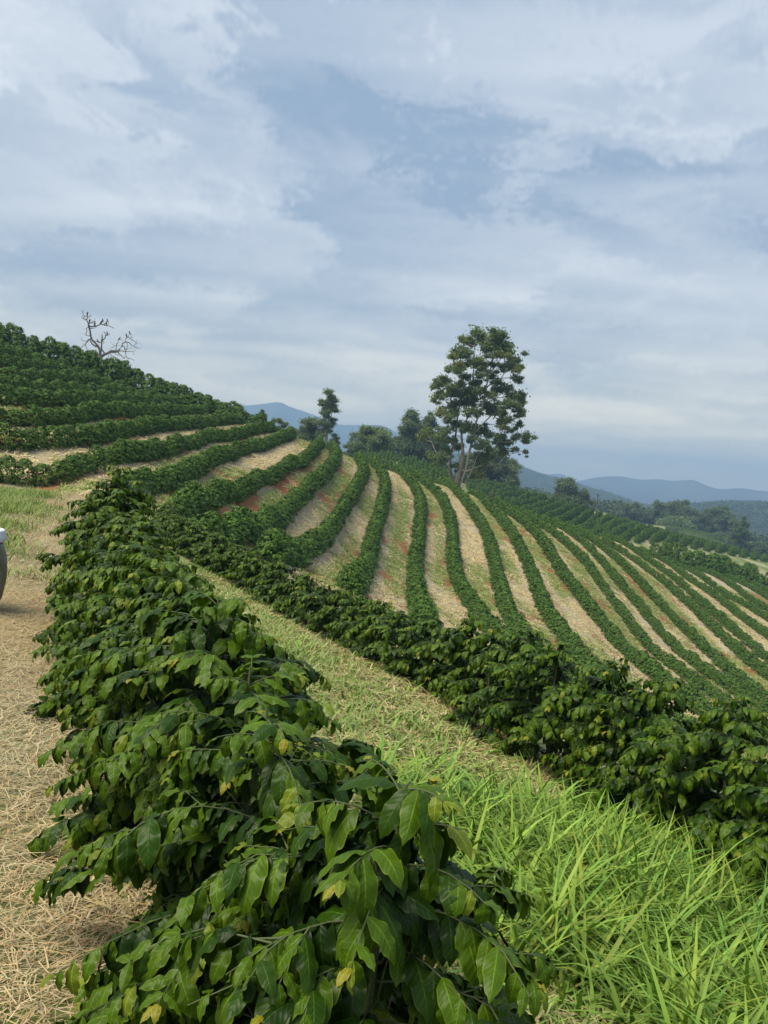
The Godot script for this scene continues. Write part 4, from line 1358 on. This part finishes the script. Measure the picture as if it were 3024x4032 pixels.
func build_dead_tree() -> void:
	var rg := RandomNumberGenerator.new()
	rg.seed = 83
	var foot := Vector3(DEAD_TREE[0], DEAD_TREE[1], DEAD_TREE[2])
	var o := thing("dead_tree", foot, "bare dead tree with crooked grey limbs on the ridge", "tree")
	var spots := []
	var v := PackedVector3Array()
	var index := PackedInt32Array()
	for i in DEAD_LIMBS.size():
		var s: Array = DEAD_LIMBS[i]
		var path := PackedVector3Array()
		var radii := PackedFloat32Array()
		var n := (s.size() - 2) / 2
		# a limb leaves its parent where that one passes
		var depth := 0.0
		var nearest := 0.35
		for q in spots:
			var d := Vector2(q.x, q.y).distance_to(Vector2(s[2], s[3]))
			if d < nearest:
				nearest = d
				depth = q.z
		var drift := rg.randf_range(-0.22, 0.22)
		for k in n:
			path.append(Vector3(s[2 + k * 2], s[3 + k * 2], depth + drift * k * (0.0 if i == 0 else 1.0)))
			radii.append(1.7 * lerpf(s[0], s[1], float(k) / (n - 1)))
		spots.append_array(Array(path))
		if s[0] > 0.05:
			var v1 := PackedVector3Array()
			var i1 := PackedInt32Array()
			tube(v1, i1, path, radii, 6)
			part("trunk" if i == 0 else "limb", built(v1, i1), mat.dead_bark, o)
		else:
			tube(v, index, path, radii, 5)
		for k in n:
			if i > 0 and rg.randf() < 0.55:
				var d := Vector3(rg.randfn(), rg.randfn() * 0.7, rg.randfn()).normalized()
				var e := path[k] + d * rg.randf_range(0.15, 0.4)
				tube(v, index, PackedVector3Array([path[k], path[k].lerp(e, 0.5) + Vector3(rg.randfn(), rg.randfn(), 0) * 0.04, e, e + Vector3(rg.randfn(), rg.randfn(), rg.randfn()) * 0.1]), PackedFloat32Array([0.011, 0.009, 0.007, 0.005]), 4)
	part("twigs", built(v, index), mat.dead_bark, o)
	for i in range(0, BIRDS.size(), 2):
		var at := Vector3(BIRDS[i], BIRDS[i + 1], 0.0)
		var best := 1e9
		var spot := at
		for q in spots:
			var d := Vector2(q.x, q.y).distance_to(Vector2(at.x, at.y))
			if d < best:
				best = d
				spot = q
		at.z = spot.z
		bird(foot + at, rg)


func bird(at: Vector3, rg: RandomNumberGenerator) -> void:
	var o := thing("perched_bird", at, "black bird perched on the dead tree", "bird", "black birds on the dead tree")
	o.rotation.y = rg.randf() * TAU
	var s := rg.randf_range(0.95, 1.15)
	var v := PackedVector3Array()
	var index := PackedInt32Array()
	tube(v, index, PackedVector3Array([Vector3(0, -0.02, 0.13), Vector3(0, 0.07, 0.06), Vector3(0, 0.14, 0.0), Vector3(0, 0.22, -0.04), Vector3(0, 0.29, -0.055), Vector3(0, 0.33, -0.07), Vector3(0, 0.355, -0.1), Vector3(0, 0.335, -0.15)]), PackedFloat32Array([0.03, 0.065, 0.088, 0.08, 0.045, 0.036, 0.028, 0.006]), 8)
	part("body", built(v, index), mat.feather, o, Transform3D(Basis().scaled(Vector3(s, s, s)), Vector3.ZERO))
	var v2 := PackedVector3Array()
	var i2 := PackedInt32Array()
	tube(v2, i2, PackedVector3Array([Vector3(0, 0.04, 0.09), Vector3(0, -0.06, 0.15), Vector3(0, -0.13, 0.19)]), PackedFloat32Array([0.045, 0.04, 0.03]), 6)
	part("tail", built(v2, i2), mat.feather, o)
	for side in [-0.035, 0.035]:
		var v3 := PackedVector3Array()
		var i3 := PackedInt32Array()
		tube(v3, i3, PackedVector3Array([Vector3(side, 0.08, 0.01), Vector3(side, -0.04, 0.0)]), PackedFloat32Array([0.014, 0.012]), 5)
		part("leg", built(v3, i3), mat.dead_bark, o)


# ---------------------------------------------------------------- small things

func lathe(profile: Array, sides := 28) -> ArrayMesh:
	var v := PackedVector3Array()
	var index := PackedInt32Array()
	for p in profile:
		for k in sides:
			var a := TAU * k / sides
			v.append(Vector3(cos(a) * p[0], p[1], sin(a) * p[0]))
	for i in profile.size() - 1:
		for k in sides:
			var a := i * sides + k
			var b := i * sides + (k + 1) % sides
			index.append_array([a, a + sides, b, b, a + sides, b + sides])
	return built(v, index)


func build_small_things() -> void:
	var at := on_ground(-4.22, -8.0)
	var o := thing("plastic_drum", at, "grey drum with white lid standing beside the straw path", "drum")
	part("body", lathe([[0.0, 0.0], [0.2, 0.0], [0.225, 0.03], [0.27, 0.15], [0.3, 0.32], [0.305, 0.45], [0.29, 0.6], [0.26, 0.7], [0.25, 0.74], [0.0, 0.74]]), mat.drum, o)
	part("lid", lathe([[0.0, 0.745], [0.272, 0.745], [0.28, 0.755], [0.28, 0.80], [0.27, 0.815], [0.268, 0.83], [0.265, 0.86], [0.25, 0.872], [0.0, 0.872]]), mat.white_plastic, o)
	at = on_ground(55.0, -200.0)
	o = thing("utility_pole", at, "dark wooden utility pole rising behind the clipped hedges", "pole")
	part("pole", lathe([[0.16, -0.5], [0.15, 3.0], [0.12, 6.4], [0.0, 6.45]], 8), mat.pole, o)
	var bar := BoxMesh.new()
	bar.size = Vector3(1.7, 0.14, 0.14)
	part("crossarm", bar, mat.pole, o, Transform3D(Basis(Vector3.UP, 0.5), Vector3(0, 6.0, 0.2)))
	at = on_ground(139.0, -302.0)
	o = thing("hut", at, "tiny hut with orange roof beside the slender eucalyptus", "building")
	var wall := BoxMesh.new()
	wall.size = Vector3(3.6, 2.6, 3.0)
	part("wall", wall, mat.plaster, o, Transform3D(Basis(), Vector3(0, 1.2, 0)))
	var roof := PrismMesh.new()
	roof.size = Vector3(4.6, 1.1, 3.9)
	part("roof", roof, mat.clay_roof, o, Transform3D(Basis(), Vector3(0, 3.06, 0)))
	var door := BoxMesh.new()
	door.size = Vector3(0.9, 1.9, 0.06)
	part("door", door, mat.door, o, Transform3D(Basis(), Vector3(-0.6, 0.86, 1.52)))


# ---------------------------------------------------------------- grass and straw

func tuft(seed_: int, blades: int, long: float, wide: float, spread: float, bend: float, upright: float) -> ArrayMesh:
	var rg := RandomNumberGenerator.new()
	rg.seed = seed_
	var v := PackedVector3Array()
	var index := PackedInt32Array()
	var c := PackedColorArray()
	var roots := []
	for b in maxi(1, blades / 10):
		roots.append(Vector3(rg.randf_range(-1, 1), 0, rg.randf_range(-1, 1)) * spread)
	for b in blades:
		var az := rg.randf() * TAU
		var out := Vector3(cos(az), 0, sin(az))
		var at: Vector3 = roots[b % roots.size()] + Vector3(rg.randf_range(-1, 1), 0, rg.randf_range(-1, 1)) * minf(spread, 0.09)
		var l := long * rg.randf_range(0.55, 1.15)
		var w := wide * rg.randf_range(0.6, 1.2)
		var ang := rg.randf_range(0.05, 0.9) * (1.0 - upright)
		var curl := bend * rg.randf_range(0.4, 1.5)
		var side := out.cross(Vector3.UP)
		var shade := rg.randf_range(0.72, 1.2)
		var yellow := rg.randf_range(0.85, 1.35)
		var tone := Color(shade * yellow, shade, shade)
		if rg.randf() < 0.09:
			tone = Color(2.4, 1.3, 4.5) * shade
		var first := v.size()
		var p := at
		for k in 5:
			var s := k / 4.0
			var half := w * 0.5 * (1.0 - pow(s, 2.2)) + 0.0004
			v.append(p - side * half)
			v.append(p + side * half)
			c.append(tone)
			c.append(tone)
			ang += curl * 0.25
			p += (out * sin(ang) + Vector3.UP * cos(ang)) * l * 0.25
		for k in 4:
			var a := first + k * 2
			index.append_array([a, a + 2, a + 1, a + 1, a + 2, a + 3])
	return built(v, index, c)


func litter(seed_: int, pieces: int, long: float, wide: float, spread: float) -> ArrayMesh:
	var rg := RandomNumberGenerator.new()
	rg.seed = seed_
	var v := PackedVector3Array()
	var index := PackedInt32Array()
	var c := PackedColorArray()
	for b in pieces:
		var az := rg.randf() * TAU
		var d := Vector3(cos(az), rg.randf_range(-0.16, 0.22), sin(az)).normalized()
		var side := d.cross(Vector3.UP).normalized()
		var up := side.cross(d)
		var l := long * rg.randf_range(0.3, 1.2)
		var w := wide * rg.randf_range(0.5, 1.3)
		var p := Vector3(rg.randfn() * spread * 0.5, rg.randf_range(0.0, 0.05), rg.randfn() * spread * 0.5)
		var shade := rg.randf_range(0.55, 1.2)
		var grey := rg.randf()
		var col := Color(1.0, 0.84, 0.52).lerp(Color(0.92, 0.88, 0.72), grey) * shade
		if rg.randf() < 0.08:
			col = Color(0.8, 0.56, 0.38) * shade
		var bow := rg.randf_range(-0.12, 0.2) * l
		var first := v.size()
		for k in 3:
			var s := k / 2.0
			var q := p + d * l * (s - 0.5) + up * bow * (1.0 - pow(s * 2.0 - 1.0, 2.0)) + side * bow * 0.6 * sin(s * PI)
			v.append(q - side * w * 0.5)
			v.append(q + side * w * 0.5)
			c.append(col)
			c.append(col)
		for k in 2:
			var a := first + k * 2
			index.append_array([a, a + 2, a + 1, a + 1, a + 2, a + 3])
	return built(v, index, c)


func strew(called: String, label: String, shapes: Array, material: Material, spots: Array) -> void:
	# spots: [x, z, scale, tint]; one stuff object per shape
	var rg := RandomNumberGenerator.new()
	rg.seed = hash(called)
	for n in shapes.size():
		var places: Array[Transform3D] = []
		var tints := PackedColorArray()
		for i in range(n, spots.size(), shapes.size()):
			var s: Array = spots[i]
			var p := on_ground(s[0], s[1], 0.0)
			var e := 0.4
			var nx := height(s[0] - e, s[1]) - height(s[0] + e, s[1])
			var nz := height(s[0], s[1] - e) - height(s[0], s[1] + e)
			var up := Vector3(nx, 2.0 * e, nz).normalized()
			var x := Vector3.FORWARD.cross(up).normalized()
			var b := Basis(x, up, x.cross(up)) * Basis(Vector3.UP, rg.randf() * TAU)
			places.append(Transform3D(b.scaled_local(Vector3(s[2], s[2], s[2])), p))
			tints.append(s[3])
		if places.size():
			var o := scatter(numbered(called), shapes[n], material, places, tints)
			tag(o, label, "", "", "stuff")


func build_grass() -> void:
	var rg := RandomNumberGenerator.new()
	rg.seed = 17
	var one: Dictionary = row_table[row_table.size() - 2]
	var two: Dictionary = row_table[row_table.size() - 1]
	var tall := []
	var mown := []
	var cut := []
	for i in 4000:
		var z := -1.5 - 14.5 * pow(rg.randf(), 1.3)
		var a := x_at(one, maxf(z, -9.7)) + (0.0 if z > -9.7 else (z + 9.7) * 0.45)
		var b := x_at(two, minf(z, -1.7))
		var t := rg.randf()
		var x := lerpf(a, b, t)
		if absf(x) > absf(z) * 0.6 + 0.7:
			continue
		var n := noise.get_noise_2d(x * 60.0, z * 60.0)
		var ridge := smoothstep(0.34, 0.5, t) * smoothstep(0.97, 0.86, t) * smoothstep(-5.8, -4.6, z) * smoothstep(-1.6, -2.4, z + t * 0.5)
		var verge := smoothstep(0.12, 0.2, t) * smoothstep(0.8, 0.7, t)
		var green := Color(0.10, 0.22, 0.035).lerp(Color(0.28, 0.44, 0.06), pow(rg.randf(), 0.8))
		if rg.randf() < ridge * (0.85 + n * 0.6):
			tall.append([x, z, rg.randf_range(0.9, 1.65), green])
		elif rg.randf() < 0.65 + verge * 0.35 + n * 0.6 - (0.5 if z < -5.2 and t > 0.78 else 0.0):
			mown.append([x, z, rg.randf_range(0.7, 1.35), green.lerp(Color(0.36, 0.38, 0.17), rg.randf() * 0.7)])
		if rg.randf() < (0.5 if t > 0.74 and z < -4.8 else 0.3):
			cut.append([x, z, rg.randf_range(0.8, 1.4), Color(0.56, 0.50, 0.34).lerp(Color(0.36, 0.40, 0.20), rg.randf() * (0.9 if z > -4.5 else 0.3))])
	strew("tall_grass", "tall bright green grass between the two near hedges", [tuft(1, 70, 0.34, 0.016, 0.28, 1.6, 0.4), tuft(2, 60, 0.3, 0.02, 0.28, 2.2, 0.2), tuft(3, 70, 0.42, 0.014, 0.28, 1.4, 0.5), tuft(9, 50, 0.33, 0.024, 0.28, 1.9, 0.25)], mat.grass, tall)
	strew("short_grass", "short trampled grass between the two near hedges", [tuft(4, 60, 0.18, 0.014, 0.28, 1.0, -0.2), tuft(5, 50, 0.26, 0.02, 0.28, 1.4, -0.9), tuft(6, 60, 0.13, 0.013, 0.28, 0.8, -0.1)], mat.grass, mown)
	var fresh := [litter(11, 150, 0.2, 0.007, 0.4), litter(12, 150, 0.26, 0.009, 0.4), litter(13, 150, 0.15, 0.005, 0.4)]
	strew("cut_grass", "cut grass drying between the two near hedges", fresh, mat.straw, cut)
	# the straw path left of the hedge
	var path := []
	var greens := []
	var z := -1.2
	while z > -28.0:
		var step := 0.55 if z > -9.0 else 0.8
		z -= step
		var a := x_at(one, maxf(z, -9.7)) + (0.0 if z > -9.7 else (z + 9.7) * 0.4)
		var x := a + 0.5
		while x > z * 0.6 - 0.8 and x > a - 3.4 - absf(z) * 0.42:
			x -= step * rg.randf_range(0.85, 1.15)
			var n := noise.get_noise_2d(x * 14.0 + 90.0, z * 14.0)
			var hue := clampf(0.5 + noise.get_noise_2d(x * 25.0, z * 25.0 + 40.0) * 1.2, 0.0, 1.0)
			var mould := clampf(0.5 + fine.get_noise_2d(x * 1.5, z * 1.5 + 70.0) * 1.6, 0.0, 1.0)
			path.append([x, z + rg.randf_range(-0.15, 0.15), step / 0.55, Color(0.66, 0.56, 0.42).lerp(Color(0.63, 0.61, 0.53), hue).lerp(Color(0.44, 0.38, 0.30), mould * 0.6)])
			var far := smoothstep(-9.5, -12.5, z) * smoothstep(0.9, 1.6, a - x)
			for k in 6:
				if rg.randf() < far * (0.55 + n * 1.6):
					greens.append([x + rg.randf_range(-0.3, 0.3), z + rg.randf_range(-0.3, 0.3), rg.randf_range(0.9, 1.6), Color(0.16, 0.26, 0.05).lerp(Color(0.27, 0.33, 0.09), rg.randf())])
	strew("straw", "dry cut straw covering the path", [litter(21, 900, 0.12, 0.003, 0.62), litter(22, 800, 0.15, 0.0036, 0.62), litter(23, 900, 0.1, 0.0028, 0.62), litter(24, 700, 0.16, 0.0045, 0.62)], mat.straw, path)
	strew("path_grass", "green grass growing along the end of the path", [tuft(7, 70, 0.24, 0.014, 0.35, 1.1, 0.2), tuft(8, 60, 0.3, 0.014, 0.35, 1.2, 0.3)], mat.grass, greens)


func build_field_cover() -> void:
	var rg := RandomNumberGenerator.new()
	rg.seed = 23
	var green := []
	var dry := []
	var n := 60000
	for i in n:
		var z := -17.0 - 90.0 * pow(rg.randf(), 1.15)
		var x := rg.randf_range(-30.0, 50.0)
		if absf(x) > absf(z) * 0.58 + 2.0:
			continue
		var b := between(x, z)
		if b.y > 12.0:
			continue
		var foot := minf(b.x, 1.0 - b.x) * b.y
		if foot < 0.6:
			continue
		var patch := noise.get_noise_2d(x * 9.0, z * 2.5)
		var mid := absf(b.x - 0.55)
		var share := clampf((0.28 - mid) * 3.4 + patch * 2.6 + 0.25, 0.03, 0.9)
		if fine.get_noise_2d(x * 1.1 + 50.0, z * 0.6) + patch * 0.5 > 0.3 and rg.randf() < 0.75:
			continue
		if rg.randf() < share:
			green.append([x, z, rg.randf_range(0.7, 1.4), Color(0.24, 0.34, 0.07).lerp(Color(0.45, 0.46, 0.18), rg.randf())])
		elif rg.randf() < 0.6:
			dry.append([x, z, rg.randf_range(0.9, 1.6), Color(0.74, 0.65, 0.47).lerp(Color(0.70, 0.67, 0.53), rg.randf())])
	strew("strip_grass", "green grass growing along the strips between the coffee hedges", [tuft(31, 22, 0.19, 0.026, 0.24, 1.0, 0.1), tuft(32, 22, 0.23, 0.026, 0.24, 1.2, 0.1)], mat.grass, green)
	strew("strip_straw", "pale cut straw on the strips between the coffee hedges", [litter(33, 30, 0.3, 0.02, 0.5), litter(34, 30, 0.26, 0.024, 0.5)], mat.straw, dry)


func build_forest() -> void:
	var rg := RandomNumberGenerator.new()
	rg.seed = 29
	for f in [[PLATEAU, 300.0, 9000, 6.0, "dense woodland covering the low plateau across the valley", -70.0, 0.25], [WOODED_HILL, 420.0, 5000, 6.5, "woodland covering the hill that slopes to the valley", -75.0, 0.2]]:
		var ridge: Array = f[0]
		var n := ridge.size() / 3
		var places: Array[Transform3D] = []
		var tints := PackedColorArray()
		for i in int(f[2]):
			var t := rg.randf() * (n - 1.001)
			var k := int(t)
			var a := Vector3(ridge[k * 3], ridge[k * 3 + 1], ridge[k * 3 + 2])
			var top := a.lerp(Vector3(ridge[k * 3 + 3], ridge[k * 3 + 4], ridge[k * 3 + 5]), t - k)
			var s := -pow(rg.randf(), 1.3) * 0.9
			if rg.randf() < 0.12:
				s = 0.05
			var q: Vector3 = top + Vector3(top.x, 0, top.z).normalized() * s * f[1]
			q.y = hill_height(top, q, s, f[5], f[6])
			var size: float = f[3] * rg.randf_range(0.6, 1.5)
			places.append(Transform3D(Basis(Vector3.UP, rg.randf() * TAU).scaled_local(Vector3(size, size * rg.randf_range(0.7, 1.1), size)), q))
			tints.append(Color(0.04, 0.07, 0.026).lerp(Color(0.075, 0.1, 0.035), rg.randf()))
		var o := scatter(numbered("woodland"), clump_shapes[0], mat.hill_tree, places, tints)
		tag(o, f[4], "", "", "stuff")
	# the valley floor
	var places: Array[Transform3D] = []
	var tints := PackedColorArray()
	for i in 5200:
		var az := rg.randf_range(-0.62, 0.75)
		var r := lerpf(440.0, 1500.0, pow(rg.randf(), 1.6))
		var p := on_ground(sin(az) * r, -cos(az) * r, 1.0)
		var size := rg.randf_range(3.0, 7.0)
		places.append(Transform3D(Basis(Vector3.UP, rg.randf() * TAU).scaled_local(Vector3(size, size * rg.randf_range(0.7, 1.1), size)), p))
		tints.append(Color(0.04, 0.07, 0.026).lerp(Color(0.08, 0.11, 0.04), rg.randf()))
	var o := scatter(numbered("woodland"), clump_shapes[1], mat.hill_tree, places, tints)
	tag(o, "scattered woodland on the valley floor", "", "", "stuff")
